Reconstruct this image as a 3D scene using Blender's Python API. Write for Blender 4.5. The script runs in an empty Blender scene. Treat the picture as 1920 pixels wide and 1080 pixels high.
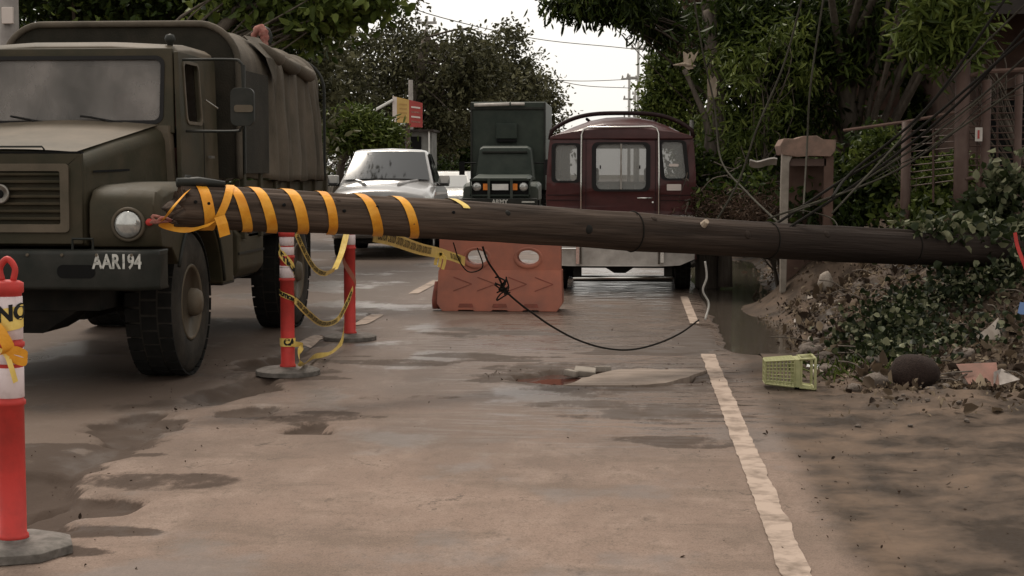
import bpy, bmesh, math, random
import numpy as np
from mathutils import Vector, Matrix, noise
from mathutils.geometry import tessellate_polygon
S = bpy.context.scene
PI = math.pi
# ------------------------------------------------------------------ camera
F = 3000.0; CH = 1.5
YAW = math.atan(230/F); PIT = math.atan(215/F)
cd = bpy.data.cameras.new('camera'); cam = bpy.data.objects.new('camera', cd)
S.collection.objects.link(cam); S.camera = cam
cam.location = (0, 0, CH); cam.rotation_euler = (PI/2-PIT, 0, YAW)
cd.lens = F/1920*36; cd.sensor_width = 36; cd.clip_end = 3000; cd.clip_start = 0.1
# ------------------------------------------------------------------ world, sun, exposure
W = bpy.data.worlds.new('World'); S.world = W; W.use_nodes = True
wn = W.node_tree.nodes; wl = W.node_tree.links; wn.clear()
SUN_EL = math.radians(58); SUN_ROT = math.radians(-25)
sky = wn.new('ShaderNodeTexSky'); sky.sky_type = 'NISHITA'; sky.sun_disc = False
sky.sun_elevation = SUN_EL; sky.sun_rotation = SUN_ROT; sky.dust_density = 3
hs = wn.new('ShaderNodeHueSaturation'); hs.inputs['Saturation'].default_value = 0.12
wl.new(sky.outputs[0], hs.inputs['Color'])
tint = wn.new('ShaderNodeMix'); tint.data_type = 'RGBA'; tint.blend_type = 'MIX'; tint.inputs[0].default_value = 0.55
tint.inputs[7].default_value = (14.2, 13.5, 12.4, 1)      # the even white of a closed cloud cover
wl.new(hs.outputs[0], tint.inputs[6])
bg = wn.new('ShaderNodeBackground'); bg.inputs['Strength'].default_value = 0.063
wo = wn.new('ShaderNodeOutputWorld')
wl.new(tint.outputs[2], bg.inputs['Color']); wl.new(bg.outputs[0], wo.inputs['Surface'])
sd = bpy.data.lights.new('sun', 'SUN'); sd.energy = 1.5; sd.angle = math.radians(17); sd.color = (1, .90, .78)
sun = bpy.data.objects.new('sun', sd); S.collection.objects.link(sun)
# light comes from ahead of the camera, high and a little to the left
sdir = Vector((math.sin(SUN_ROT)*math.cos(SUN_EL), math.cos(SUN_ROT)*math.cos(SUN_EL), math.sin(SUN_EL)))
sun.rotation_euler = sdir.to_track_quat('Z', 'Y').to_euler()
S.view_settings.view_transform = 'Standard'; S.view_settings.look = 'None'
S.view_settings.exposure = 0.78; S.view_settings.gamma = 1
# ------------------------------------------------------------------ measuring helpers
def ray(px, py):
    x = (px-960)/F; z = -(py-540)/F; y = 1.0
    y, z = y*math.cos(PIT)+z*math.sin(PIT), z*math.cos(PIT)-y*math.sin(PIT)
    x, y = x*math.cos(YAW)-y*math.sin(YAW), x*math.sin(YAW)+y*math.cos(YAW)
    return Vector((x, y, z))
def G(px, py, z=0.0):
    r = ray(px, py); return Vector((0, 0, CH))+r*((z-CH)/r.z)
def D(px, py, Y):
    r = ray(px, py); return Vector((0, 0, CH))+r*(Y/r.y)
# ------------------------------------------------------------------ object helpers
ORG = {}
def tag(o, label=None, cat=None, group=None, kind=None):
    if label: o['label'] = label
    if cat: o['category'] = cat
    if group: o['group'] = group
    if kind: o['kind'] = kind
    return o
def empty(name, loc, label, cat, group=None):
    o = bpy.data.objects.new(name, None); S.collection.objects.link(o)
    o.location = loc; o.empty_display_size = .2; ORG[o.name] = Vector(loc)
    return tag(o, label, cat, group)
def copy_tree(o, parent=None):
    c = o.copy(); S.collection.objects.link(c)
    if parent: c.parent = parent
    ORG[c.name] = ORG.get(o.name, Vector((0, 0, 0)))
    for ch in [q for q in bpy.data.objects if q.parent == o]: copy_tree(ch, c)
    return c
def link(name, me, m, parent=None, bevel=0, smooth=False, origin=None, seg=2, sub=0, angle=35):
    o = bpy.data.objects.new(name, me); S.collection.objects.link(o)
    off = ORG[parent.name] if parent else (Vector(origin) if origin is not None else Vector((0, 0, 0)))
    me.transform(Matrix.Translation(-off))
    ORG[o.name] = off
    if parent: o.parent = parent
    else: o.location = off
    if m: me.materials.clear(); me.materials.append(m)
    if smooth or bevel:
        me.polygons.foreach_set('use_smooth', [True]*len(me.polygons))
    if bevel:
        b = o.modifiers.new('b', 'BEVEL'); b.width = bevel; b.segments = seg; b.limit_method = 'ANGLE'; b.angle_limit = math.radians(angle)
        b.harden_normals = False
        w = o.modifiers.new('w', 'WEIGHTED_NORMAL'); w.keep_sharp = True
    if sub:
        s = o.modifiers.new('s', 'SUBSURF'); s.levels = sub; s.render_levels = sub
    return o
class MB:
    def __init__(s): s.v = []; s.f = []
    def add(s, vs, fs):
        n = len(s.v); s.v += [tuple(v) for v in vs]; s.f += [tuple(i+n for i in f) for f in fs]; return s
    def box(s, x0, x1, y0, y1, z0, z1, M=None):
        vs = [Vector(p) for p in ((x0,y0,z0),(x1,y0,z0),(x1,y1,z0),(x0,y1,z0),(x0,y0,z1),(x1,y0,z1),(x1,y1,z1),(x0,y1,z1))]
        if M: vs = [M@v for v in vs]
        return s.add(vs, [(0,3,2,1),(4,5,6,7),(0,1,5,4),(1,2,6,5),(2,3,7,6),(3,0,4,7)])
    def hexa(s, b, t):      # bottom four, top four (ccw from above)
        return s.add(list(b)+list(t), [(0,3,2,1),(4,5,6,7),(0,1,5,4),(1,2,6,5),(2,3,7,6),(3,0,4,7)])
    def tube(s, pts, r, n=8, caps=True, jag=0):
        pts = [Vector(p) for p in pts]; rr = r if isinstance(r, (list, tuple)) else [r]*len(pts)
        up = Vector((0, 0, 1)); rings = []
        t0 = (pts[1]-pts[0]).normalized(); a = t0.cross(up)
        if a.length < .1: a = t0.cross(Vector((1, 0, 0)))
        a.normalize()
        for i, p in enumerate(pts):
            t = (pts[min(i+1, len(pts)-1)]-pts[max(i-1, 0)]).normalized()
            a = (a-t*a.dot(t)).normalized(); b = t.cross(a)
            rings.append([p+(a*math.cos(2*PI*k/n)+b*math.sin(2*PI*k/n))*rr[i] for k in range(n)])
        n0 = len(s.v); s.v += [tuple(v) for rg in rings for v in rg]
        for i in range(len(rings)-1):
            for k in range(n):
                s.f.append((n0+i*n+k, n0+i*n+(k+1) % n, n0+(i+1)*n+(k+1) % n, n0+(i+1)*n+k))
        if caps:
            s.f.append(tuple(n0+k for k in range(n))[::-1]); s.f.append(tuple(n0+(len(rings)-1)*n+k for k in range(n)))
        return s
    def lathe(s, prof, c, axis='Z', n=24, squash=None):     # prof: (r, h)
        c = Vector(c); n0 = len(s.v)
        for r, h in prof:
            for k in range(n):
                A = 2*PI*k/n; x, y = r*math.cos(A), r*math.sin(A)
                v = (x, y, h) if axis == 'Z' else ((h, x, y) if axis == 'X' else (y, h, x))
                s.v.append(tuple(c+Vector(v)))
        m = len(prof)
        for i in range(m-1):
            for k in range(n): s.f.append((n0+i*n+k, n0+i*n+(k+1) % n, n0+(i+1)*n+(k+1) % n, n0+(i+1)*n+k))
        if prof[0][0] > 1e-4: s.f.append(tuple(n0+k for k in range(n))[::-1])
        if prof[-1][0] > 1e-4: s.f.append(tuple(n0+(m-1)*n+k for k in range(n)))
        return s
    def loft(s, secs, close=True, caps=True):
        n = len(secs[0]); n0 = len(s.v)
        for q in secs: s.v += [tuple(v) for v in q]
        rng = n if close else n-1
        for i in range(len(secs)-1):
            for k in range(rng): s.f.append((n0+i*n+k, n0+i*n+(k+1) % n, n0+(i+1)*n+(k+1) % n, n0+(i+1)*n+k))
        if caps and close: s.f.append(tuple(n0+k for k in range(n))[::-1]); s.f.append(tuple(n0+(len(secs)-1)*n+k for k in range(n)))
        return s
    def panel(s, outer, holes, fn, d):     # flat outline with holes; fn(u,v,w)->point ; thickness d along w
        loops = [[Vector((u, v, 0)) for u, v in outer]]+[[Vector((u, v, 0)) for u, v in h] for h in holes]
        flat = [p for l in loops for p in l]; tris = tessellate_polygon(loops)
        N = len(flat); vs = [fn(p.x, p.y, 0) for p in flat]+[fn(p.x, p.y, d) for p in flat]
        fs = [tuple(t) for t in tris]+[tuple(i+N for i in t)[::-1] for t in tris]
        i0 = 0
        for l in loops:
            m = len(l)
            for k in range(m): fs.append((i0+k, i0+(k+1) % m, N+i0+(k+1) % m, N+i0+k))
            i0 += m
        s.add(vs, fs); s.fix = True; return s
    def build(s, name, m, parent=None, **kw):
        me = bpy.data.meshes.new(name); me.from_pydata(s.v, [], s.f)
        bm = bmesh.new(); bm.from_mesh(me)
        if kw.pop('merge', False): bmesh.ops.remove_doubles(bm, verts=bm.verts, dist=1e-4)
        bmesh.ops.recalc_face_normals(bm, faces=bm.faces); bm.to_mesh(me); bm.free()
        me.update(); return link(name, me, m, parent, **kw)
def rrect(x0, x1, z0, z1, r, n=5):
    out = []
    for cx, cz, a in ((x1-r, z0+r, -PI/2), (x1-r, z1-r, 0), (x0+r, z1-r, PI/2), (x0+r, z0+r, PI)):
        for k in range(n+1): t = a+PI/2*k/n; out.append((cx+r*math.cos(t), cz+r*math.sin(t)))
    return out
def ell(cx, cz, a, b, n=24): return [(cx+a*math.cos(2*PI*k/n), cz+b*math.sin(2*PI*k/n)) for k in range(n)]
def strip(mb, pts, side, w, th=.0015):      # ribbon with two faces; side = list of width vectors
    a = [Vector(p)-Vector(q)*w/2 for p, q in zip(pts, side)]; b = [Vector(p)+Vector(q)*w/2 for p, q in zip(pts, side)]
    n0 = len(mb.v); mb.v += [tuple(x) for p in zip(a, b) for x in p]
    for i in range(len(pts)-1): mb.f.append((n0+2*i, n0+2*i+1, n0+2*i+3, n0+2*i+2))
    return mb
def spline(P, n=8):     # catmull-rom
    P = [Vector(p) for p in P]; Q = [P[0]*2-P[1]]+P+[P[-1]*2-P[-2]]; out = []
    for i in range(1, len(Q)-2):
        for k in range(n):
            t = k/n; a, b, c, d = Q[i-1], Q[i], Q[i+1], Q[i+2]
            out.append(.5*((2*b)+(c-a)*t+(2*a-5*b+4*c-d)*t*t+(3*b-a-3*c+d)*t**3))
    out.append(P[-1]); return out
def text_mesh(txt, size=1.0, bold=0.0):
    cu = bpy.data.curves.new('t', 'FONT'); cu.body = txt; cu.size = size; cu.align_x = 'CENTER'; cu.align_y = 'CENTER'; cu.offset = bold; cu.resolution_u = 3
    o = bpy.data.objects.new('t', cu); S.collection.objects.link(o)
    dg = bpy.context.evaluated_depsgraph_get(); dg.update()
    me = bpy.data.meshes.new_from_object(o.evaluated_get(dg)); bpy.data.objects.remove(o); bpy.data.curves.remove(cu)
    return me
def text_on(name, txt, size, fn, m, parent, bold=0.0):
    me = text_mesh(txt, size, bold)
    for v in me.vertices: v.co = fn(v.co.x, v.co.y)
    return link(name, me, m, parent)
# ------------------------------------------------------------------ materials
def mat(name, col, rough=.6, col2=None, sc=8, stretch=(1,1,1), metal=0, bump=0, bsc=None, coat=0, spec=.2, trans=0, lo=.35, hi=.65, det=6, emis=0, alpha=1, rvar=0, rot=None):
    m = bpy.data.materials.new(name); m.use_nodes = True; nt = m.node_tree; N = nt.nodes; L = nt.links
    p = N['Principled BSDF']; p.inputs['Roughness'].default_value = rough; p.inputs['Metallic'].default_value = metal
    p.inputs['Specular IOR Level'].default_value = spec; p.inputs['Coat Weight'].default_value = coat
    p.inputs['Base Color'].default_value = (*col, 1)
    if trans: p.inputs['Transmission Weight'].default_value = trans
    tc = N.new('ShaderNodeTexCoord'); mp = N.new('ShaderNodeMapping'); mp.inputs['Scale'].default_value = stretch
    if rot: mp.inputs['Rotation'].default_value = rot
    L.new(tc.outputs['Object'], mp.inputs[0])
    if col2 or rvar:
        nz = N.new('ShaderNodeTexNoise'); nz.inputs['Scale'].default_value = sc; nz.inputs['Detail'].default_value = det; nz.inputs['Roughness'].default_value = .62
        L.new(mp.outputs[0], nz.inputs['Vector'])
        mr = N.new('ShaderNodeMapRange'); mr.inputs[1].default_value = lo; mr.inputs[2].default_value = hi; L.new(nz.outputs[0], mr.inputs[0])
        if col2:
            mx = N.new('ShaderNodeMix'); mx.data_type = 'RGBA'; mx.inputs[6].default_value = (*col, 1); mx.inputs[7].default_value = (*col2, 1)
            L.new(mr.outputs[0], mx.inputs[0]); L.new(mx.outputs[2], p.inputs['Base Color'])
        if rvar:
            r2 = N.new('ShaderNodeMapRange'); r2.inputs[3].default_value = rough; r2.inputs[4].default_value = rough+rvar; L.new(mr.outputs[0], r2.inputs[0]); L.new(r2.outputs[0], p.inputs['Roughness'])
    if bump:
        nb = N.new('ShaderNodeTexNoise'); nb.inputs['Scale'].default_value = bsc or sc*3; nb.inputs['Detail'].default_value = 8; L.new(mp.outputs[0], nb.inputs['Vector'])
        b = N.new('ShaderNodeBump'); b.inputs['Strength'].default_value = bump; b.inputs['Distance'].default_value = .01; L.new(nb.outputs[0], b.inputs['Height']); L.new(b.outputs[0], p.inputs['Normal'])
    return m
def leafmat(name, c1, c2, c3, rough=.5):
    m = bpy.data.materials.new(name); m.use_nodes = True; N = m.node_tree.nodes; L = m.node_tree.links; p = N['Principled BSDF']
    at = N.new('ShaderNodeAttribute'); at.attribute_name = 'rnd'
    cr = N.new('ShaderNodeValToRGB'); e = cr.color_ramp.elements; e[0].position = .05; e[0].color = (*c1, 1); e[1].position = .95; e[1].color = (*c3, 1)
    k = cr.color_ramp.elements.new(.6); k.color = (*c2, 1)
    L.new(at.outputs['Fac'], cr.inputs[0]); L.new(cr.outputs[0], p.inputs['Base Color']); p.inputs['Roughness'].default_value = rough
    p.inputs['Specular IOR Level'].default_value = .12
    tr = N.new('ShaderNodeBsdfTranslucent'); L.new(cr.outputs[0], tr.inputs[0]); ms = N.new('ShaderNodeMixShader'); ms.inputs[0].default_value = .25
    L.new(p.outputs[0], ms.inputs[1]); L.new(tr.outputs[0], ms.inputs[2]); L.new(ms.outputs[0], N['Material Output'].inputs['Surface'])
    return m
M = {}
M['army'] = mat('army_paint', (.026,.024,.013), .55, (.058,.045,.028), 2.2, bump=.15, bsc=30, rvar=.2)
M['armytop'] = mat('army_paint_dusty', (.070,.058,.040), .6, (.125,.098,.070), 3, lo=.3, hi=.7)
M['armydark'] = mat('army_black_green', (.014,.016,.013), .55, (.028,.027,.023), 5)
M['under'] = mat('underbody_black', (.008,.008,.007), .8, (.018,.015,.012), 6)
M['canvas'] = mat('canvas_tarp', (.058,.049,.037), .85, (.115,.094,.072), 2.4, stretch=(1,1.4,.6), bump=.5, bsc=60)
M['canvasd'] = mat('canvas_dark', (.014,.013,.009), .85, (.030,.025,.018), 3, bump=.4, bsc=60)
M['tyre'] = mat('tyre_rubber', (.014,.013,.011), .85, (.045,.038,.031), 4, bump=.3, bsc=40)
M['tyredark'] = mat('tyre_tread', (.006,.006,.005), .95, (.012,.011,.010), 9, bump=.5, bsc=50)
M['wglass'] = mat('dusty_reflecting_windscreen', (.125,.105,.092), .3, (.085,.073,.065), 1.6, coat=.6, spec=.6)
M['black'] = mat('black_void', (.003,.003,.003), .8)
M['letter'] = mat('stencil_white', (.52,.51,.47), .7, (.2,.2,.18), 40, lo=.45, hi=.7)
M['lamp'] = mat('lamp_glass', (.55,.55,.52), .12, (.3,.3,.29), 14, metal=.5, coat=1)
M['chrome'] = mat('chrome', (.62,.60,.57), .18, metal=1)
M['steel'] = mat('worn_steel', (.3,.29,.27), .35, (.16,.14,.12), 12, metal=.8)
M['orange'] = mat('amber_lens', (.7,.2,.02), .25, coat=.8)
M['redpl'] = mat('red_orange_plastic', (.50,.045,.038), .5, (.27,.036,.030), 5, bump=.1, lo=.42, hi=.72, det=10)
M['redcloth'] = mat('red_cloth', (.20,.06,.05), .9, (.32,.16,.13), 22)
M['refl'] = mat('retroreflective_white', (.62,.52,.52), .4, (.47,.38,.38), 20, lo=.5, hi=.8)
M['base'] = mat('recycled_rubber_base', (.17,.15,.135), .85, (.09,.08,.07), 14, bump=.5)
M['barrier'] = mat('faded_orange_plastic', (.42,.145,.092), .6, (.25,.11,.082), 3.5, bump=.1, bsc=20, lo=.3, hi=.75)
M['barrierd'] = mat('barrier_groove_dark', (.26,.07,.05), .6, (.16,.06,.04), 9)  # darker orange for the flat groove strips, foot slots and end lug
M['tape'] = mat('amber_tape', (.78,.38,.045), .4, (.62,.24,.02), 6, bump=.9, bsc=14)
M['tapey'] = mat('caution_tape_yellow', (.74,.55,.16), .3, (.62,.42,.10), 12, bump=.3, bsc=30)
M['ink'] = mat('black_ink', (.012,.011,.01), .5)
M['maroon'] = mat('maroon_paint', (.068,.016,.015), .38, (.042,.011,.011), 3, coat=.25, rvar=.2)
M['maroond'] = mat('maroon_seam', (.018,.006,.006), .6)
M['rubber'] = mat('window_rubber', (.014,.013,.013), .7)
M['cream'] = mat('weathered_white_panel', (.50,.46,.42), .5, (.33,.30,.27), 5, bump=.1)
M['silver'] = mat('silver_paint', (.33,.32,.31), .28, (.28,.27,.265), 3, metal=.1, coat=.6)
M['white'] = mat('white_paint', (.72,.71,.68), .35, (.6,.58,.55), 3, coat=.5)
def glassmat(name, tintc, alpha, rough=.08):
    m = bpy.data.materials.new(name); m.use_nodes = True; N = m.node_tree.nodes; L = m.node_tree.links
    p = N['Principled BSDF']; p.inputs['Base Color'].default_value = (*tintc, 1); p.inputs['Roughness'].default_value = rough
    t = N.new('ShaderNodeBsdfTransparent'); ms = N.new('ShaderNodeMixShader'); ms.inputs[0].default_value = alpha
    L.new(t.outputs[0], ms.inputs[1]); L.new(p.outputs[0], ms.inputs[2]); L.new(ms.outputs[0], N['Material Output'].inputs['Surface'])
    return m
def dust_reflect(m, c1, c2, a1, a2, sc):
    N = m.node_tree.nodes; L = m.node_tree.links; tc = N.new('ShaderNodeTexCoord'); mp = N.new('ShaderNodeMapping'); mp.inputs['Scale'].default_value = (1, 1, .6); L.new(tc.outputs['Object'], mp.inputs[0])
    n = N.new('ShaderNodeTexNoise'); n.inputs['Scale'].default_value = sc; n.inputs['Detail'].default_value = 7; n.inputs['Roughness'].default_value = .6; L.new(mp.outputs[0], n.inputs['Vector'])
    r = N.new('ShaderNodeMapRange'); r.inputs[1].default_value = .36; r.inputs[2].default_value = .64; L.new(n.outputs[0], r.inputs[0])
    x = N.new('ShaderNodeMix'); x.data_type = 'RGBA'; x.inputs[6].default_value = (*c1, 1); x.inputs[7].default_value = (*c2, 1); L.new(r.outputs[0], x.inputs[0]); L.new(x.outputs[2], N['Principled BSDF'].inputs['Base Color'])
    q = N.new('ShaderNodeMapRange'); q.inputs[3].default_value = a1; q.inputs[4].default_value = a2; L.new(r.outputs[0], q.inputs[0])
    ms = [k for k in N if k.type == 'MIX_SHADER'][0]; L.new(q.outputs[0], ms.inputs[0])
M['vglass'] = glassmat('grimy_van_glass', (.20,.20,.185), .6, .2); M['wglass'] = glassmat('dusty_reflecting_windscreen', (.17,.15,.135), .70, .25); dust_reflect(M['wglass'], (.10,.09,.08), (.24,.21,.19), .50, .82, 1.5)  # windscreen blotches paint dust and sky reflection into the glass colour
M['cglass'] = mat('dark_car_glass', (.008,.008,.008), .05, spec=.5)
M['concrete'] = mat('old_concrete', (.27,.235,.20), .85, (.17,.145,.12), 5, bump=.5)
M['brick'] = mat('reddish_mortar', (.24,.155,.12), .9, (.14,.10,.08), 7, bump=.6)
M['bark'] = mat('bark', (.06,.048,.038), .9, (.115,.095,.075), 5, stretch=(3,3,.6), bump=1)
M['barkp'] = mat('pale_bark', (.13,.108,.088), .9, (.07,.056,.045), 4, stretch=(4,4,.5), bump=1)
M['rawwood'] = mat('splintered_wood', (.46,.38,.30), .85, (.3,.23,.17), 9, stretch=(3,3,.4), bump=.6)
M['poleconc'] = mat('utility_pole_concrete', (.24,.22,.2), .8, (.17,.15,.14), 4)
M['farpole'] = mat('far_pole_concrete', (.34,.33,.31), .8)
M['wire'] = mat('black_cable', (.014,.012,.010), .9, spec=.1)
M['wireg'] = mat('grey_wire', (.060,.056,.042), .9, (.035,.03,.024), 6, spec=.1)
M['wirep'] = mat('pale_wire', (.38,.36,.33), .6)
M['bluepl'] = mat('blue_plastic', (.1,.16,.3), .5)
M['rock'] = mat('dark_brown_stone', (.017,.010,.008), .9, (.032,.020,.016), 9, bump=.8)
M['stone'] = mat('pale_stone', (.19,.155,.13), .9, (.10,.08,.066), 7, bump=.7)
M['stonel'] = mat('light_chip', (.38,.33,.28), .85, (.26,.21,.17), 7)
M['basket'] = mat('lime_plastic', (.34,.33,.17), .5, (.25,.25,.12), 12)
M['card'] = mat('red_white_card', (.22,.11,.085), .8, (.15,.085,.065), 8)
M['cardw'] = mat('white_card', (.34,.30,.27), .7, (.2,.17,.15), 9)
M['fence'] = mat('brown_fence_paint', (.060,.034,.027), .6, (.085,.055,.044), 5)
M['housew'] = mat('dark_house_wall', (.075,.045,.035), .9, (.12,.075,.058), 3)
M['pinkwall'] = mat('faded_pink_render', (.12,.075,.06), .9, (.085,.055,.044), 4)
M['roofd'] = mat('dark_roof_sheet', (.022,.018,.016), .6, (.035,.028,.024), 4)
M['signy'] = mat('sign_yellow', (.50,.33,.12), .6, (.42,.27,.09), 2)
M['signr'] = mat('sign_red', (.34,.06,.055), .6, (.26,.05,.045), 2)
M['signw'] = mat('sign_white', (.55,.48,.44), .6)
M['kiosk'] = mat('grey_kiosk', (.2,.2,.19), .8, (.12,.12,.11), 2)
# wooden pole
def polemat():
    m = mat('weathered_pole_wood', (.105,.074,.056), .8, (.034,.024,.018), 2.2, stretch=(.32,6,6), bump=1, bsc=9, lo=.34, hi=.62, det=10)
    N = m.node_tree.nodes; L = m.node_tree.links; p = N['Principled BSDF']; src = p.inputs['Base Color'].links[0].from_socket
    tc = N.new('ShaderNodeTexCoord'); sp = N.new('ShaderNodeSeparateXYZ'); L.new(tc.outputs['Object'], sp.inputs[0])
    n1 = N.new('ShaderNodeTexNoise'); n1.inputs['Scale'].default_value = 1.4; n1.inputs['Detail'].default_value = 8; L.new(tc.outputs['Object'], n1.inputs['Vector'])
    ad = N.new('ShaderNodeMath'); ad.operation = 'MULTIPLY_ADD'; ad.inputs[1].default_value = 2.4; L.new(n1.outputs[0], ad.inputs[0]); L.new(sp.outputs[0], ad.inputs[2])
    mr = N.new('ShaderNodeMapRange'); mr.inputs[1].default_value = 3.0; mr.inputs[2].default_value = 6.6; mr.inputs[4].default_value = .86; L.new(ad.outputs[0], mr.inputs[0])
    mx = N.new('ShaderNodeMix'); mx.data_type = 'RGBA'; mx.inputs[7].default_value = (.016,.011,.009,1); L.new(mr.outputs[0], mx.inputs[0]); L.new(src, mx.inputs[6]); L.new(mx.outputs[2], p.inputs['Base Color'])  # right end of the pole darkened in the colour, standing in for shade
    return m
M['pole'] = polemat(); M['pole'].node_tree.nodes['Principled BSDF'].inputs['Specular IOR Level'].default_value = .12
L1 = leafmat('leaf_dark', (.008,.012,.003), (.028,.045,.008), (.11,.14,.03))
L2 = leafmat('leaf_olive', (.020,.021,.010), (.066,.064,.030), (.18,.175,.10))
L3 = leafmat('leaf_bright', (.020,.032,.006), (.075,.10,.020), (.17,.20,.05))
L4 = leafmat('leaf_creeper', (.010,.015,.006), (.030,.040,.015), (.20,.20,.12))
L5 = leafmat('leaf_litter', (.030,.020,.014), (.095,.068,.045), (.30,.235,.165), .8)
L6 = leafmat('leaf_brown', (.03,.02,.014), (.075,.048,.034), (.14,.10,.075), .8)
# ------------------------------------------------------------------ leaf meshes
def leafmesh(C, N_, size, rnd, aspect=.42, droop=0.0, seed=0, jitter=.9, fold=.25):
    rng = np.random.default_rng(seed); n = len(C)
    d = N_*(1-jitter)+rng.normal(size=(n, 3))*jitter; d[:, 2] -= droop
    d /= np.linalg.norm(d, axis=1)[:, None]+1e-9
    u = rng.normal(size=(n, 3)); s = np.cross(d, u); s /= np.linalg.norm(s, axis=1)[:, None]+1e-9
    nn = np.cross(s, d); sz = size*rng.uniform(.6, 1.35, n)[:, None]; w = sz*aspect
    a = C; b = C+d*sz*.33+s*w*.5+nn*w*fold; c = C+d*sz*.72+s*w*.42+nn*w*fold*.7; t = C+d*sz-nn*sz*.12
    b2 = C+d*sz*.33-s*w*.5+nn*w*fold; c2 = C+d*sz*.72-s*w*.42+nn*w*fold*.7
    V = np.stack([a, b, c, t, c2, b2], 1).reshape(-1, 3)
    base = np.arange(n)[:, None]*6
    Fq = np.stack([base+np.array([0,1,2,3]), base+np.array([0,3,4,5])], 1).reshape(-1, 4)
    me = bpy.data.meshes.new('leaves'); me.vertices.add(len(V)); me.vertices.foreach_set('co', V.astype(np.float32).ravel())
    me.loops.add(Fq.size); me.loops.foreach_set('vertex_index', Fq.ravel().astype(np.int32))
    me.polygons.add(len(Fq)); me.polygons.foreach_set('loop_start', np.arange(0, Fq.size, 4, dtype=np.int32)); me.polygons.foreach_set('loop_total', np.full(len(Fq), 4, dtype=np.int32))
    me.update(calc_edges=True)
    at = me.attributes.new('rnd', 'FLOAT', 'FACE'); at.data.foreach_set('value', np.repeat(rnd, 2).astype(np.float32))
    return me
def crown_pts(blobs, nclump, perclump, rc, seed):
    rng = np.random.default_rng(seed); vol = np.array([b[3]*b[4]*b[5] for b in blobs])**.66; vol /= vol.sum()
    C = []; Nn = []; R = []; cc = []
    for b, fr in zip(blobs, vol):
        k = max(3, int(nclump*fr)); d = rng.normal(size=(k, 3)); d /= np.linalg.norm(d, axis=1)[:, None]
        r = rng.uniform(.25, 1, k)**.45
        ce = np.array(b[:3])+d*r[:, None]*np.array(b[3:6])*rng.choice([.8, .95, 1.05, 1.18, 1.35], k, p=[.3, .3, .2, .12, .08])[:, None]
        cc.append(ce)
        cr = rng.uniform(0, 1, k)
        o = rng.normal(size=(k, perclump, 3))*np.array([rc, rc, rc*.7])*rng.uniform(.6, 1.3, (k, 1, 1))
        P = ce[:, None, :]+o; nn = o/(np.linalg.norm(o, axis=2)[:, :, None]+1e-9)+d[:, None, :]*.6
        C.append(P.reshape(-1, 3)); Nn.append(nn.reshape(-1, 3))
        R.append((cr[:, None]*.6+rng.uniform(0, 1, (k, perclump))*.4).ravel())
    return np.concatenate(C), np.concatenate(Nn), np.concatenate(R), np.concatenate(cc)
def tree(name, base, label, blobs, nclump=260, per=45, rc=.35, size=.16, lm=None, bm=None, tr=.16, seed=1, aspect=.45, droop=.15, group=None, cat='tree', nb=26, trunk_top=None, lean=None):
    base = Vector(base); root = empty(name, base, label, cat, group)
    C, Nn, R, cc = crown_pts(blobs, nclump, per, rc, seed)
    me = leafmesh(C, Nn, size, R, aspect, droop, seed); link('crown', me, lm or L1, root)
    rnd = random.Random(seed); b = MB()
    bc = Vector(np.mean([x[:3] for x in blobs], 0)); top = Vector(trunk_top) if trunk_top else Vector((base.x*.5+bc.x*.5, base.y*.5+bc.y*.5, base.z+(bc.z-base.z)*.8))
    mid = (base+top)/2+Vector((rnd.uniform(-.2,.2), rnd.uniform(-.2,.2), 0))
    tp = spline([base-Vector((0,0,.1)), base+(mid-base)*.4, mid, top], 4); n = len(tp)
    b.tube(tp, [tr*(1.35 if i == 0 else 1)*(1-.5*i/n) for i in range(n)], 9)
    for k in range(min(nb, len(cc))):
        e = Vector(cc[rnd.randrange(len(cc))]); st = tp[rnd.randrange(n//2, n)]
        md = (st+e)/2+Vector((rnd.uniform(-.25,.25), rnd.uniform(-.25,.25), rnd.uniform(0,.35)))
        r0 = min(.06, tr*rnd.uniform(.15, .34)); b.tube(spline([st, md, e], 4), [r0*(1-.8*i/8) for i in range(9)], 5)
    b.build('trunk', bm or M['bark'], root, smooth=True)
    return root
def B(px, py, Y, rx, rz, ry=None):      # crown lobe: centre seen at (px,py) at depth Y, radii in metres
    p = D(px, py, Y); return (p.x, p.y, p.z, rx, ry or rx, rz)
# ================================================================== GROUND
def nz(x, y, s=1.0, z=0.0): return noise.noise(Vector((x*s, y*s, z)))
def sst(a, b, x): t = min(1, max(0, (x-a)/(b-a))); return t*t*(3-2*t)
def hmound(x, y):
    e = x+.25*nz(x, y, .9)+.1*nz(x, y, 3, 5)
    e -= .04*max(0, min(y, 26)-13.5)
    h = .02*sst(1.5, 1.9, e)+.32*sst(1.5, 2.9, e)*sst(13.5, 18, y)+.52*sst(1.45, 3.6, e)*sst(10.8, 14.5, y-.3*(x-2))+.25*sst(3, 7, e)*sst(10, 16, y)
    k = sst(1.2, 2.0, e)*sst(9.5, 12, y)
    h += k*(.11*nz(x, y, 2.1)+.07*nz(x, y, 6, 3)+.04*nz(x, y, 14, 7))
    h += (.018*nz(x, y, 2.5, 9)+.020*nz(x, y*1.6, 7, 2)+.01*nz(x, y, 18, 2))*sst(1.05, 1.5, x)+.004*nz(x, y, .7)*(1-sst(1.05, 1.5, x))
    # water-filled ditch beside the lane
    pud = sst(.62, .8, x)*(1-sst(1.2, 1.8, x-.045*(y-13.5)+.12*nz(x, y, 1.5)))*sst(13.3, 14, y)*(1-sst(27, 29, y))
    h += .25*sst(1.6+.03*(y-13.5), 2.4+.04*(y-13.5), x+.2*nz(x, y, 1.7))*sst(14.2, 17.5, y)+.48*math.exp(-((x-1.95)/.45)**2-((y-17.9)/.9)**2)
    h -= .055*pud
    return h
POTC = (-.22, 11.72)
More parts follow.
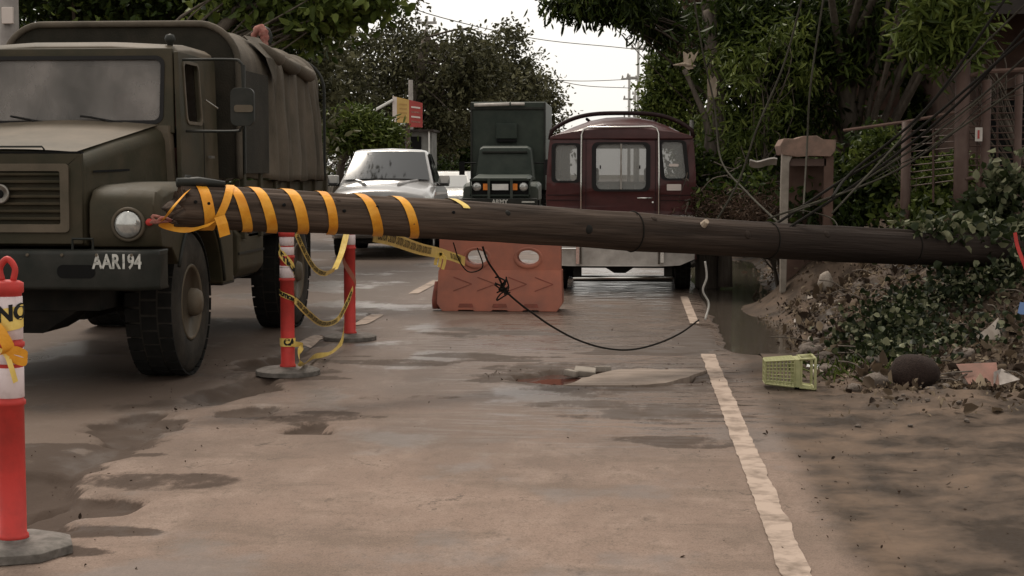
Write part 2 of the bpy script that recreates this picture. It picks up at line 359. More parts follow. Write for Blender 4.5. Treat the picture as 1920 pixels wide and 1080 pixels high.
def hroad(x, y):
    h = .004*nz(x, y, .7)+.0025*nz(x, y, 4)
    # broken longitudinal joint between the lanes
    jx = -2.83+.07*nz(0, y, 1.3, 2)
    d = abs(x-jx); amp = max(0, .25+1.2*nz(1.7, y, .8, 4))*(1-sst(14, 17, y))
    h -= .055*amp*(1-sst(.02, .16+.12*amp, d+.05*nz(x, y, 6)))
    h -= .02*(1-sst(.0, .02, abs(x-jx)))*(1-sst(16, 22, y))
    # scraped holes beside the joint
    for cx, cy, a, b in ((-2.72, 11.0, .26, .55), (-2.45, 9.9, .22, .3), (-2.95, 9.3, .3, .6), (-2.95, 12.4, .22, .5), (-2.9, 7.3, .3, .7), (-2.5, 6.9, .3, .4), (-1.9, 9.2, .18, .25)):
        q = ((x-cx)/a)**2+((y-cy)/b)**2+.9*nz(x, y, 5, 1)
        h -= .055*(1-sst(.35, 1.0, q))
    h -= .06*sst(.68, .98, x+.10*nz(x, y, 1.1, 3)+.05*nz(x, y, 4))*sst(13.0, 14.2, y+.5*nz(x, y, 1.6))
    # pothole under the broken slab
    q = ((x-POTC[0])/.74)**2+((y-POTC[1])/.5)**2+.35*nz(x, y, 5, 8)
    h -= .05*(1-sst(.82, .93, q))
    return h
def grid(name, xs, ys, hf, m, **kw):
    V = [(x, y, hf(x, y)) for y in ys for x in xs]; nx = len(xs)
    Fs = [(j*nx+i, j*nx+i+1, (j+1)*nx+i+1, (j+1)*nx+i) for j in range(len(ys)-1) for i in range(nx-1)]
    me = bpy.data.meshes.new(name); me.from_pydata(V, [], Fs); me.update()
    return link(name, me, m, smooth=True, **kw)
def roadmat():
    m = bpy.data.materials.new('wet_worn_road'); m.use_nodes = True; N = m.node_tree.nodes; L = m.node_tree.links; p = N['Principled BSDF']
    tc = N.new('ShaderNodeTexCoord')
    def nzn(scale, st, det=6, r=.6):
        mp = N.new('ShaderNodeMapping'); mp.inputs['Scale'].default_value = st; L.new(tc.outputs['Object'], mp.inputs[0])
        n = N.new('ShaderNodeTexNoise'); n.inputs['Scale'].default_value = scale; n.inputs['Detail'].default_value = det; n.inputs['Roughness'].default_value = r; L.new(mp.outputs[0], n.inputs['Vector']); return n
    def rng(sock, a, b, c=0, d=1):
        r = N.new('ShaderNodeMapRange'); r.interpolation_type = 'SMOOTHSTEP'
        for i, v in enumerate((a, b, c, d)): r.inputs[i+1].default_value = v
        L.new(sock, r.inputs[0]); return r.outputs[0]
    def mth(op, a, b):
        q = N.new('ShaderNodeMath'); q.operation = op
        for i, v in enumerate((a, b)):
            if isinstance(v, (int, float)): q.inputs[i].default_value = v
            else: L.new(v, q.inputs[i])
        return q.outputs[0]
    def mix(f, a, b):
        q = N.new('ShaderNodeMix'); q.data_type = 'RGBA'
        if isinstance(f, (int, float)): q.inputs[0].default_value = f
        else: L.new(f, q.inputs[0])
        for i, v in ((6, a), (7, b)):
            if isinstance(v, tuple): q.inputs[i].default_value = (*v, 1)
            else: L.new(v, q.inputs[i])
        return q.outputs[2]
    sp = N.new('ShaderNodeSeparateXYZ'); L.new(tc.outputs['Object'], sp.inputs[0])
    X, Y = sp.outputs[0], sp.outputs[1]
    big = nzn(.55, (1, .8, 1), 5).outputs[0]; med = nzn(2.6, (1, .6, 1), 8, .7).outputs[0]; fine = nzn(45, (1, 1, 1), 4, .7).outputs[0]
    col = mix(rng(big, .3, .7), (.228,.163,.130), (.160,.116,.093))
    col = mix(rng(med, .42, .72, 0, .75), col, (.275,.205,.166))
    left = mth('SUBTRACT', 1.0, rng(mth('ADD', X, mth('MULTIPLY', big, .3)), -2.82, -2.62))
    col = mix(mth('MULTIPLY', left, .65), col, (.088,.064,.049))           # darker surface of the left lane
    sm1 = nzn(7, (1, .45, 1), 8, .75).outputs[0]; sm2 = nzn(1.3, (.7, 1.6, 1), 7, .7).outputs[0]
    col = mix(rng(sm1, .50, .68, 0, .5), col, (.120,.090,.070))
    col = mix(rng(sm2, .50, .62, 0, .55), col, (.135,.100,.078))
    col = mix(rng(sm2, .30, .42, .45, 0), col, (.225,.172,.135))
    f2 = nzn(110, (1, 1, 1), 3, .8).outputs[0]; f3 = nzn(28, (1, .8, 1), 4, .8).outputs[0]
    col = mix(rng(f2, .45, .72, 0, .75), col, (.085,.064,.05)); col = mix(rng(f2, .24, .44, .6, 0), col, (.26,.205,.165)); col = mix(rng(f3, .5, .68, 0, .5), col, (.105,.08,.064))
    vor = N.new('ShaderNodeTexVoronoi'); vor.feature = 'DISTANCE_TO_EDGE'; vor.inputs['Scale'].default_value = .55
    wv = N.new('ShaderNodeVectorMath'); wv.operation = 'ADD'; nw = nzn(1.5, (1,1,1), 6, .7); sc_ = N.new('ShaderNodeVectorMath'); sc_.operation = 'SCALE'; sc_.inputs[3].default_value = 1.1
    L.new(nw.outputs['Color'], sc_.inputs[0]); L.new(tc.outputs['Object'], wv.inputs[0]); L.new(sc_.outputs[0], wv.inputs[1]); L.new(wv.outputs[0], vor.inputs['Vector'])
    crk = mth('MULTIPLY', mth('SUBTRACT', 1.0, rng(vor.outputs['Distance'], .002, .009)), rng(med, .45, .6))
    col = mix(mth('MULTIPLY', crk, .6), col, (.05,.038,.03))
    # damp, brushed streaks across the lane, strongest toward the ditch
    st = nzn(4.5, (.42, 2.3, 1), 8, .75).outputs[0]
    zone = mth('MULTIPLY', rng(mth('ADD', X, mth('MULTIPLY', big, 1.6)), -1.0, .9), rng(Y, 8.2, 9.6))
    zone = mth('MULTIPLY', zone, mth('SUBTRACT', 1.0, rng(Y, 24, 40)))
    wet = mth('MULTIPLY', rng(st, .45, .66), zone)
    zone2 = mth('MULTIPLY', rng(Y, 12.9, 13.8), mth('MULTIPLY', rng(X, -2.4, -.9), mth('SUBTRACT', 1.0, rng(Y, 24, 30))))
    wet2 = mth('MULTIPLY', rng(st, .40, .6), zone2)
    wetall = mth('MAXIMUM', wet, mth('MULTIPLY', wet2, .8))
    patch = mth('MULTIPLY', rng(nzn(.9, (1, .7, 1), 6).outputs[0], .52, .62), .45)
    wetall = mth('MAXIMUM', wetall, patch)
    col = mix(mth('MULTIPLY', wetall, .82), col, (.045,.031,.023))
    # muddy shoulder beyond the edge line
    mr_ = rng(nzn(2.2, (1, 1, 1), 10, .62).outputs[0], .38, .66); sh = rng(mth('ADD', X, mth('MULTIPLY', mth('SUBTRACT', med, .5), .35)), .74, .96)
    col = mix(sh, col, mix(rng(nzn(2.2, (1, 1, 1), 10, .62).outputs[0], .38, .66), (.034,.024,.017), (.125,.088,.064)))
    ad = N.new('ShaderNodeAttribute'); ad.attribute_name = 'dirt'; dt = rng(mth('ADD', mth('ADD', ad.outputs['Fac'], mth('MULTIPLY', mth('SUBTRACT', med, .5), 1.5)), mth('MULTIPLY', mth('SUBTRACT', sm1, .5), 1.3)), .18, .55)
    col = mix(mth('MULTIPLY', dt, .85), col, (.036,.023,.016))
    damp = mth('MULTIPLY', rng(mth('ADD', Y, mth('MULTIPLY', big, 4)), 8.5, 13.0), .5); col = mix(damp, col, (.075,.057,.046))
    L.new(col, p.inputs['Base Color'])
    ro = mth('SUBTRACT', .78, mth('MULTIPLY', wetall, .48)); ro = mth('SUBTRACT', ro, mth('MULTIPLY', damp, .5)); ro = mth('ADD', mth('MULTIPLY', ro, mth('SUBTRACT', 1.0, dt)), mth('MULTIPLY', dt, .72)); ro = mth('SUBTRACT', ro, mth('MULTIPLY', rng(med, .5, .8), .12)); ro = mth('ADD', mth('MULTIPLY', ro, mth('SUBTRACT', 1.0, sh)), mth('MULTIPLY', sh, mth('ADD', .45, mth('MULTIPLY', mr_, .43)))); L.new(ro, p.inputs['Roughness'])
    spx = mth('ADD', .06, mth('MULTIPLY', mth('MULTIPLY', wetall, mth('SUBTRACT', 1.0, sh)), .42)); L.new(spx, p.inputs['Specular IOR Level'])
    b = N.new('ShaderNodeBump'); b.inputs['Strength'].default_value = .5; b.inputs['Distance'].default_value = .006
    L.new(mth('ADD', mth('MULTIPLY', fine, .6), mth('ADD', mth('MULTIPLY', st, .3), mth('MULTIPLY', sm1, .8))), b.inputs['Height']); L.new(b.outputs[0], p.inputs['Normal'])
    return m
M['road'] = roadmat()
M['mud'] = mat('muddy_soil', (.034,.024,.017), .45, (.125,.088,.064), 2.2, bump=1, bsc=12, lo=.40, hi=.66, rvar=.43, spec=.08, det=10)
M['earth'] = mat('far_ground', (.07,.06,.04), .95, (.10,.085,.06), .6)
M['paint'] = mat('worn_road_paint', (.33,.255,.205), .75, (.15,.11,.083), 6, bump=.4, lo=.46, hi=.66, det=10)
M['water'] = mat('puddle_water', (.085,.070,.056), .04, (.06,.048,.038), 1.5, spec=.5, rvar=.12)
M['waterred'] = mat('muddy_red_water', (.085,.032,.022), .05, (.06,.026,.02), 8, spec=.5)
def rangef(segs):
    out = []
    for a, b, s in segs:
        k = max(1, int(round((b-a)/s))); out += [a+(b-a)*i/k for i in range(k)]
    out.append(segs[-1][1]); return out
xs = rangef([(-10, -3.6, .4), (-3.6, 1.05, .035)]); ys = rangef([(2, 5.6, .3), (5.6, 13.5, .035), (13.5, 18, .1), (18, 40, 1), (40, 420, 20)])
rd = grid('road', xs, ys, hroad, M['road'])
def dirt(x, y, h):
    jx = -2.83+.07*nz(0, y, 1.3, 2); d = abs(x-jx)
    v = max(0, min(1, (-h-.008)/.03))
    v = max(v, (1-sst(.0, .30+.35*nz(x, y, .8, 5), d+.12*nz(x, y, 4)))*.7*(.4+nz(0, y, 1.1, 8))*(1-sst(15, 19, y)))
    q = ((x+.2)/1.1)**2+((y-11.75)/.95)**2+1.0*nz(x, y*2, 1.6, 8); v = max(v, .55*(1-sst(.5, 1.1, q)))
    for cx, cy, a, b, w in ((-2.55, 6.35, .55, .5, .8), (-2.2, 12.6, .8, .35, .5), (-2.6, 11.6, .5, .5, .6), (.1, 9.9, .6, .4, .5), (-2.0, 9.6, .5, .3, .5), (-1.6, 10.6, .5, .15, .35), (-3.3, 8.2, .7, .5, .7), (-2.3, 7.6, .5, .3, .5), (-1.2, 13.0, .7, .4, .6), (.3, 9.0, .5, .25, .5), (-.2, 10.3, .7, .2, .5), (-1.3, 15.0, .9, .5, .6), (.2, 13.6, .7, .5, .8), (.55, 14.6, .25, 1.4, .9)):
        q = ((x-cx)/a)**2+((y-cy)/b)**2+1.2*nz(x*.7, y*2, 2.2, 1); v = max(v, w*(1-sst(.3, 1.0, q)))
    return v
at = rd.data.attributes.new('dirt', 'FLOAT', 'POINT'); at.data.foreach_set('value', [dirt(v.co.x, v.co.y, v.co.z) if 5 < v.co.y < 20 else 0 for v in rd.data.vertices])
tag(rd, 'brown worn concrete road with damp streaks and a broken lane joint', 'road', kind='structure')
xs = rangef([(1.05, 5, .05), (5, 12, .25), (12, 60, 4)]); ys = rangef([(2, 10, .1), (10, 20, .05), (20, 30, .25), (30, 420, 13)])
tag(grid('roadside_ground', xs, ys, hmound, M['mud']), 'muddy roadside soil rising to the right of the lane', 'ground', kind='structure')
tag(MB().add([(-900,-40,-.12),(900,-40,-.12),(900,1500,-.12),(-900,1500,-.12)], [(0,1,2,3)]).build('ground', M['earth']), 'flat ground reaching to the horizon', 'ground', kind='structure')
xs = rangef([(-60, -12, 6), (-12, -9.98, .25)]); ys = rangef([(4, 60, 1), (60, 420, 20)])
tag(grid('verge', xs, ys, lambda x, y: .08*nz(x, y, 1)+.12*sst(-10, -13, x) if x < -10.1 else -.02, M['mud']), 'earth verge on the far side of the road', 'ground', kind='structure')
# edge line and broken centre dashes
def ribbon_line(name, x0, w, y0, y1, step, label, seed, thin=.0):
    mb = MB(); rn = random.Random(seed); ysl = rangef([(y0, min(y1, 16), step)]+([(16, y1, 4)] if y1 > 16 else [])); vs = []
    for y in ysl:
        a = x0-w/2+rn.uniform(-.003, .003)-.012*nz(0, y, 4); b = x0+w/2+rn.uniform(-.004, .004)+.014*nz(3, y, 3)
        vs += [(a, y, hroad(a, y)+.006), (b, y, hroad(b, y)+.006)]
    mb.add(vs, [(2*i, 2*i+1, 2*i+3, 2*i+2) for i in range(len(ysl)-1)])
    return tag(mb.build(name, M['paint']), label, 'road marking', kind='structure')
ribbon_line('edge_line', .61, .115, 2.2, 13.3, .06, 'worn white edge line along the right of the lane', 3)
for i, (x, y, w, l) in enumerate(((-2.72, 16.2, .16, 1.1), (-2.9, 14.2, .14, .8), (-2.75, 21, .14, 2.5), (-2.75, 33, .14, 3), (-2.75, 45, .14, 3))):
    mb = MB(); pts = []; rn = random.Random(i)
    for k in range(14):
        a = 2*PI*k/14; rr = (1+rn.uniform(-.2, .2))
        xx = x+max(-w/2, min(w/2, w*.7*math.cos(a)*rr)); yy = y+max(-l/2, min(l/2, l*.7*math.sin(a)*rr)); pts.append((xx, yy, hroad(xx, yy)+.007))
    mb.add(pts, [tuple(range(14))]); tag(mb.build('centre_dash', M['paint']), 'faded remnant of white centre line paint on the lane joint', 'road marking', kind='structure')
ribbon_line('edge_line', .60, .09, 16.2, 19.5, .1, 'faint far remnant of the edge line near the van wheel', 5)
# water in the ditch and the red puddle
mb = MB(); pts = []
for k in range(40):
    a = 2*PI*k/40; xx = 1.15+.42*math.cos(a)+.05*nz(k, 0, .7); yy = 20.3+7*math.sin(a); xx += .03*(yy-15)
    pts.append((xx, yy, -.012))
o = MB().add([(.60, 13.2, -.026), (2.4, 13.2, -.026), (3.4, 29, -.026), (.60, 29, -.026)], [(0,1,2,3)]).build('puddle', M['water'])
tag(o, 'dark standing water in the ditch beside the lane', 'puddle', kind='structure')
o = MB().add([(-1.05, 11.1, -.034), (.6, 11.1, -.034), (.6, 12.4, -.034), (-1.05, 12.4, -.034)], [(0,1,2,3)]).build('pothole_water', M['waterred'])
tag(o, 'reddish muddy water filling the pothole in the lane', 'puddle', kind='structure')
# broken slab lying in the pothole
out = [(-.50,11.24),(-.2,11.22),(.1,11.24),(.22,11.33),(.33,11.55),(.44,11.8),(.55,12.08),(.42,12.14),(.2,12.1),(.05,12.2),(-.1,12.14),(-.2,12.0),(-.3,11.8),(-.38,11.62),(-.42,11.4)]
rn = random.Random(4); out2 = []
for i, (x, y) in enumerate(out):
    x2, y2 = out[(i+1) % len(out)]; out2.append((x, y)); out2.append(((x+x2)/2+rn.uniform(-.02,.02), (y+y2)/2+rn.uniform(-.025,.025)))
b = MB().panel(out2, [], lambda u, v, w: Vector((u, v, -.045+.012*(u+.3)+w)), .055)
tag(b.build('broken_slab', mat('slab', (.24,.19,.155), .75, (.15,.115,.09), 3, bump=.7, bsc=20, stretch=(1,3,1))), 'broken slab of road concrete lying loose in the pothole', 'slab')
for i, (x, y, s) in enumerate(((-.36,12.02,.09),(-.46,11.95,.06),(-.24,12.2,.06))):
    b = MB().box(-s, s*.8, -s*.7, s*.9, -.02, .03); o = b.build('concrete_chunk', M['concrete'], bevel=.01, origin=(0,0,0)); o.location = (x, y, -.005); o.rotation_euler = (.15, .1, i*1.3)
    tag(o, 'small broken lump of concrete at the pothole edge', 'rubble', 'loose concrete chips at the pothole')
# ================================================================== FALLEN UTILITY POLE
PA = D(322, 386, 10.1); PB = D(1000, 431, 11.95); PC = D(1915, 474, 14.8); PA = Vector(PA); dirp = (Vector(D(1915, 474, 14.8))-PA).normalized()
PEND = PA+dirp*8.6
root = empty('fallen_pole', PA, 'fallen weathered wooden utility pole lying across the lane, end wrapped in amber tape', 'utility pole')
# built in world space, but its grain follows the pole: child empties are not needed, mesh is made along X then turned
Lp = (PEND-PA).length; rot = dirp.to_track_quat('X', 'Z'); RM = rot.to_matrix().to_4x4()
def prad(s): return .138+.014*s/Lp*1.2+.006*nz(s, 0, .9)+.004*nz(s, 3, 2.3)
def pp(s, a, dr=0): r = prad(s)*(1+.03*nz(math.cos(a)*1.5, s*.8, 1, 3)+.02*nz(math.cos(a)*4, s*2.5+math.sin(a)*4, 1, 9))+dr; return Vector((s, r*math.cos(a), r*math.sin(a)+.012*math.sin(s*.9)))
mb = MB(); n = 40; ns = 170; V = []
for i in range(ns):
    s = Lp*i/(ns-1)
    for k in range(n):
        a = 2*PI*k/n; v = pp(s, a)
        if i == 0: v.x += .07*nz(math.cos(a)*2, math.sin(a)*2, 1.4, 4)+(.05 if math.sin(a) > .2 else 0)
        # long drying crack along the upper flank
        if .9 < a < 1.1 or 1.95 < a < 2.15 or 2.95 < a < 3.1: v -= Vector((0, math.cos(a), math.sin(a)))*.034*max(0, (.5 if a < 2.9 else .05)+nz(s, a, 1.2, 6))
        V.append(v)
Fc = [(i*n+k, i*n+(k+1) % n, (i+1)*n+(k+1) % n, (i+1)*n+k) for i in range(ns-1) for k in range(n)]
V.append(Vector((.10, 0, 0))); c0 = len(V)-1
Fc += [(c0, (k+1) % n, k) for k in range(n)]
mb.add(V, Fc)
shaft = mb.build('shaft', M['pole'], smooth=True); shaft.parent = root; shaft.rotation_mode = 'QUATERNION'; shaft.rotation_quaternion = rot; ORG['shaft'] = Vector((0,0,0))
def onpole(name, mb_, m, **kw):
    o = mb_.build(name, m, **kw); o.parent = root; o.rotation_mode = 'QUATERNION'; o.rotation_quaternion = rot; return o
def s_of(px):       # distance along the pole seen at pixel column px
    lo, hi = 0, Lp
    for _ in range(30):
        m_ = (lo+hi)/2; P = PA+dirp*m_; q = P.copy(); c = math.cos(YAW); s_ = math.sin(YAW)
        xx = q.x*c+q.y*s_; yy = -q.x*s_+q.y*c; yy2 = yy*math.cos(PIT)-(q.z-CH)*math.sin(PIT)
        if 960+F*xx/yy2 < px: lo = m_
        else: hi = m_
    return lo
# camera-side of the pole is local -Y: angle PI.. ; top is PI/2, bottom 3PI/2
def band(px_top, px_bot, w=.062, a0=PI/2-1.0, a1=3*PI/2+.15):
    st, sb = s_of(px_top), s_of(px_bot); mb = MB(); pts = []; sd = []
    for k in range(25):
        t = k/24; a = a0+(a1-a0)*t; tt = (a-PI/2)/PI; s = st+(sb-st)*tt+.01*math.sin(t*9)
        pts.append(pp(s, a, .006+.003*math.sin(t*14))); sd.append(Vector((1, 0, 0)))
    strip(mb, pts, sd, w); return mb
for i, (a, b) in enumerate(((470, 508), (533, 565), (597, 618), (668, 706), (738, 774))):
    onpole('tape_band', band(a, b, (.076, .082, .068, .078, .070)[i]), M['tape'], smooth=True)
onpole('tape_band', band(845, 885, .055, PI/2-1.0, PI/2+.95), M['tapey'], smooth=True)
onpole('tape_band', band(368, 388, .075), M['tape'], smooth=True)
onpole('tape_band', band(425, 462, .07), M['tape'], smooth=True)
mb = MB(); st = s_of(428); sb = s_of(378); pts = []; sd = []
for k in range(18):
    t = k/17; a = PI/2+.1+(PI*.93)*t; pts.append(pp(st+(sb-st)*t, a, .012)); sd.append(Vector((1, 0, 0)))
strip(mb, pts, sd, .055); onpole('tape_band', mb, M['tape'], smooth=True)
# loose loop over the sawn end and hanging tail
mb = MB(); P0 = spline([(.06, -.11, .10), (-.03, -.17, .02), (-.075, -.14, -.06), (-.06, -.02, -.12), (.1, -.05, -.15), (.22, -.15, -.1)], 6)
strip(mb, P0, [Vector((.7, -.3, .65)).normalized()]*len(P0), .055); onpole('tape_loop', mb, M['tape'], smooth=True)
mb = MB(); s0 = s_of(396); P0 = [Vector((s0, -.155, -.05)), Vector((s0+.02, -.16, -.10)), Vector((s0+.045, -.15, -.175))]
strip(mb, P0, [Vector((1, 0, .35))]*3, .07); onpole('tape_tail', mb, M['tape'])
# bolt holes and bolts, iron cap strap
for px, a in ((352, 2.9), (376, 2.95), (516, 2.85), (628, 3.0), (690, 2.7), (832, 2.75)):
    s = s_of(px); mb = MB(); c = pp(s, a, -.004); mb.lathe([(.011, 0), (.011, -.012), (.001, -.013)], (0, 0, 0), 'Y', 10)
    mb.v = [tuple(c+Vector((x, y*1-.001, z))) for x, y, z in mb.v]; onpole('bolt_hole', mb, M['black'])
mb = MB().tube([(.02, -.02, .15), (.16, -.03, .165), (.34, -.03, .16)], [.03, .032, .02], 8); mb.tube([(.1, 0, .15), (.1, 0, .205)], .022, 8); onpole('iron_bracket', mb, M['armydark'], smooth=True)
mb = MB(); s = s_of(1300); mb.tube([pp(s, 2.5, -.01), pp(s, 2.5, .05)], [.03, .022], 8)
onpole('branch_stub', mb, M['rawwood'])
for px, a, r_ in ((935, 2.6, .02), (1085, 3.2, .03), (1210, 2.3, .025), (620, 2.4, .018), (1380, 2.9, .03), (760, 3.4, .02), (1530, 2.6, .028)):
    s = s_of(px); c = pp(s, a); nn_ = Vector((0, math.cos(a), math.sin(a)))
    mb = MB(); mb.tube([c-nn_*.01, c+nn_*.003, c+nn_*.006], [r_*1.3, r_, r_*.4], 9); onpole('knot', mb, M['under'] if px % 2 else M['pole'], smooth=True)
for px in (1185, 1440, 1705):
    s = s_of(px); mb = MB(); mb.tube([pp(s, 2*PI*k/24, .004) for k in range(25)], .006, 5, caps=False); onpole('wire_tie', mb, M['wire'], smooth=True)
mb = MB(); c = D(292, 412, 10.0)
for k in range(5): mb.tube(spline([Vector(c)+Vector((.0, 0, -.02)), Vector(c)+Vector((random.Random(k).uniform(-.04,.05), random.Random(k+9).uniform(-.02,.02), random.Random(k+3).uniform(-.03,.04))), D(322, 414, 10.05)], 4), .010, 6)
mb.build('red_ribbon_knot', M['redcloth'], root, smooth=True)
# ================================================================== DELINEATOR POSTS
def post(X, Y, label, rings, hgt=1.08, octa=False, lean=0):
    root = empty('safety_post', (X, Y, 0), label, 'safety post', 'orange posts marking the lane joint')
    b = MB()
    nn = 8 if octa else 24
    b.lathe([(.24, 0), (.24, .035), (.2, .05), (.075, .055), (.07, .06)], (X, Y, 0), 'Z', nn); b.build('base', M['base'], root, bevel=.006)
    r = .052; prof = [(.062, .055), (.058, .075), (r, .08)]
    for z in rings: prof += [(r, z-.012), (r+.007, z-.008), (r+.007, z+.008), (r, z+.012)]
    prof += [(r, hgt-.05), (r+.008, hgt-.045), (r+.008, hgt-.008), (r-.008, hgt), (.012, hgt+.004)]
    MB().lathe(prof, (X, Y, 0), 'Z', 28).build('tube', M['redpl'], root, smooth=True)
    hb = MB(); hb.tube(spline([(X-.022, Y, hgt), (X-.03, Y, hgt+.05), (X, Y, hgt+.085), (X+.03, Y, hgt+.05), (X+.022, Y, hgt)], 5), .013, 8); hb.build('handle', M['redpl'], root, smooth=True)
    return root
def sleeve(root, z0, z1, r=.0545):
    X, Y = root.location[:2]; MB().lathe([(r-.002, z0), (r, z0+.002), (r, z1-.002), (r-.002, z1)], (X, Y, 0), 'Z', 28).build('reflective_sleeve', M['refl'], root, smooth=True)
p1 = post(-2.45, 6.09, 'nearest orange post, cut by the left edge, with an amber tape bow tied round it', (.60, .83), octa=True)
sleeve(p1, .62, .74); sleeve(p1, .85, 1.02); sleeve(p1, .755, .815)
p2 = post(-2.58, 11.73, 'orange post with grey foot before the truck rear wheel, caution tape wound on it', (.71, .88))
sleeve(p2, .725, .80); sleeve(p2, .80, .815); sleeve(p2, .895, .955); sleeve(p2, .965, 1.03); 
p3 = post(-2.56, 14.24, 'farthest orange post, darker red, standing beyond the taped post', (.83, 1.0))
sleeve(p3, .86, .95)
def wrap(root, zc, slope, w, m, a0=-PI*.95, a1=.2, r=.058):       # diagonal tape wrapped on the camera side
    X, Y = root.location[:2]; mb = MB(); pts = []; sd = []
    for k in range(17):
        a = a0+(a1-a0)*k/16; pts.append(Vector((X+r*math.cos(a), Y+r*math.sin(a), zc+slope*(k/16-.5)))); sd.append(Vector((-math.sin(a)*slope*-2, 0, 1)).normalized())
    strip(mb, pts, sd, w); return tag(mb.build('caution_tape', m, origin=(X, Y, 0), smooth=True), None)
def wraptext(name, root, o, txt, size, zc, ac, slope=0, r=.0605, shear=0):
    X, Y = root.location[:2]
    def fn(u, v):
        a = ac+u/r; return Vector((X+r*math.cos(a), Y+r*math.sin(a), zc+v+slope*u))
    return text_on('lettering', txt, size, fn, M['ink'], o, .004)
t = wrap(p2, .86, -.20, .062, M['tapey']); tag(t, 'yellow caution tape wound diagonally high on the post by the truck wheel', 'caution tape', 'caution tapes on the posts'); wraptext('', p2, t, 'CAUTION', .062, .88, -PI/2-.25, -1.1)
t = wrap(p2, .245, .0, .062, M['tapey'], r=.0585); tag(t, 'caution tape wrapped low round the post by the truck wheel, letters CA showing', 'caution tape', 'caution tapes on the posts'); wraptext('', p2, t, 'CA', .065, .245, -PI/2+.45)
t = wrap(p2, .59, -.07, .04, M['tapey'], r=.0585); tag(t, 'faded tape turn at the middle of the post by the truck wheel', 'caution tape', 'caution tapes on the posts'); wraptext('', p2, t, 'CAUTION', .036, .595, -PI/2-.1, -.45)
t = wrap(p1, .93, .03, .09, M['tapey'], a0=-PI*.95, a1=.1, r=.0585); tag(t, 'yellow tape round the top of the nearest post with black letters NO', 'caution tape', 'caution tapes on the posts'); wraptext('', p1, t, 'NO', .085, .955, -PI/2+.72, .1)
t = wrap(p3, .62, -.28, .045, M['barrier'], r=.0585); tag(t, 'faded reddish tape wound diagonally on the farthest post', 'caution tape', 'caution tapes on the posts')
# amber bow on nearest post
c = Vector((-2.44, 6.025, .80)); root = empty('amber_bow', c, 'amber tape bow knotted on the nearest orange post', 'tape bow')
mb = MB(); P = spline([c+Vector((-.06,-.0,.12)), c+Vector((-.02,-.02,.10)), c+Vector((.02,-.02,.03)), c], 6); strip(mb, P, [Vector((1, 0, .3)).normalized()]*len(P), .05)
P = spline([c, c+Vector((.05,-.02,.015)), c+Vector((.095,-.02,-.005)), c+Vector((.08,-.015,-.03)), c+Vector((.02,-.01,-.015))], 6); strip(mb, P, [Vector((.15, -.2, 1)).normalized()]*len(P), .035)
mb.build('loop', M['tape'], root, smooth=True)
mb = MB(); P = spline([c+Vector((-.06,0,.03)), c, c+Vector((.03,-.02,-.05)), c+Vector((.045,-.015,-.11))], 5); strip(mb, P, [Vector((1, 0, .5)).normalized()]*len(P), .022); mb.build('tail', M['tapey'], root, smooth=True)
# hanging tapes between posts
def tape(pts, w, label, side=(0,0,1), m='tapey', txt=None, twist=0, n=9, tsize=.04):
    P = spline(pts, n); N_ = len(P); sd = []
    for i in range(N_):
        t = (P[min(i+1, N_-1)]-P[max(i-1, 0)]).normalized(); v = Vector(side); v = (v-t*v.dot(t)).normalized()
        if twist: v = Matrix.Rotation(twist*math.sin(i/N_*6), 3, t)@v
        sd.append(v)
    o = strip(MB(), P, sd, w).build('caution_tape', M[m], origin=P[0], smooth=True); tag(o, label, 'caution tape', 'caution tapes hanging in the lane')
    if txt:
        cum = [0]; LT = sum((P[i+1]-P[i]).length for i in range(N_-1)); txt = '  '.join(['CAUTION']*max(1, int(LT/(tsize*5.2))))
        for i in range(N_-1): cum.append(cum[-1]+(P[i+1]-P[i]).length)
        T = cum[-1]
        def fn(u, v):
            s = min(max(u+T/2, 0), T*.999); i = max(j for j in range(N_-1) if cum[j] <= s); f = (s-cum[i])/(cum[i+1]-cum[i]); q = P[i].lerp(P[i+1], f); sdv = sd[i].lerp(sd[i+1], f)
            t = (P[i+1]-P[i]).normalized(); nrm = t.cross(sdv); nrm = nrm if nrm.y < 0 else -nrm
            return q+sdv*v+nrm*.003
        text_on('lettering', txt, tsize, fn, M['ink'], o, .002)
    return o
def Dm(px, py, Y): return Vector(D(px, py, Y))
tape([Dm(555,437,11.75), Dm(575,480,12.2), Dm(592,505,12.6), Dm(610,513,13), Dm(628,505,13.5)], .045, 'yellow tape sagging from the top of the taped post', side=(.4,0,1), txt='CAUTION CAUTION', tsize=.038)
tape([Dm(627,506,13.5), Dm(640,475,13.9), Dm(650,437,14.15)], .06, 'bright tape end rising to the top of the farthest post', side=(1,0,.3), m='tapey')
tape([Dm(553,563,11.7), Dm(580,590,12.2), Dm(605,607,12.8), Dm(632,600,13.4), Dm(650,570,13.9), Dm(662,540,14.18)], .05, 'yellow tape sagging at mid height between the two posts', side=(.2,0,1), twist=.5, txt='CAUTION  CAUTION  CAUTION', tsize=.04)
tape([Dm(550,645,11.68), Dm(567,648,11.7), Dm(560,662,11.65), Dm(566,684,11.6), Dm(590,668,12.6), Dm(622,663,13.1), Dm(641,640,13.8), Dm(646,600,14.1)], .045, 'loose tape trailing from the foot of the taped post to the road', side=(.5,0,1), twist=.8)
tape([Dm(700,440,11.1), Dm(740,450,12), Dm(785,466,13.5), Dm(822,474,15), Dm(845,480,16.4), Dm(872,490,17.1)], .10, 'wide yellow caution tape stretched from the pole to the orange barrier', side=(.1,0,1), twist=.25, txt='CAUTION   CAUTION   CAUTION   CAUTION   CAUTION', tsize=.08)
for k in range(3): tape([Dm(826,474,15.1), Dm(826+8*k-8,486,15.1), Dm(822+7*k-6,497+4*k,15.1)], .03, 'short knotted tape end hanging beside the orange barrier', side=(1,0,.2))
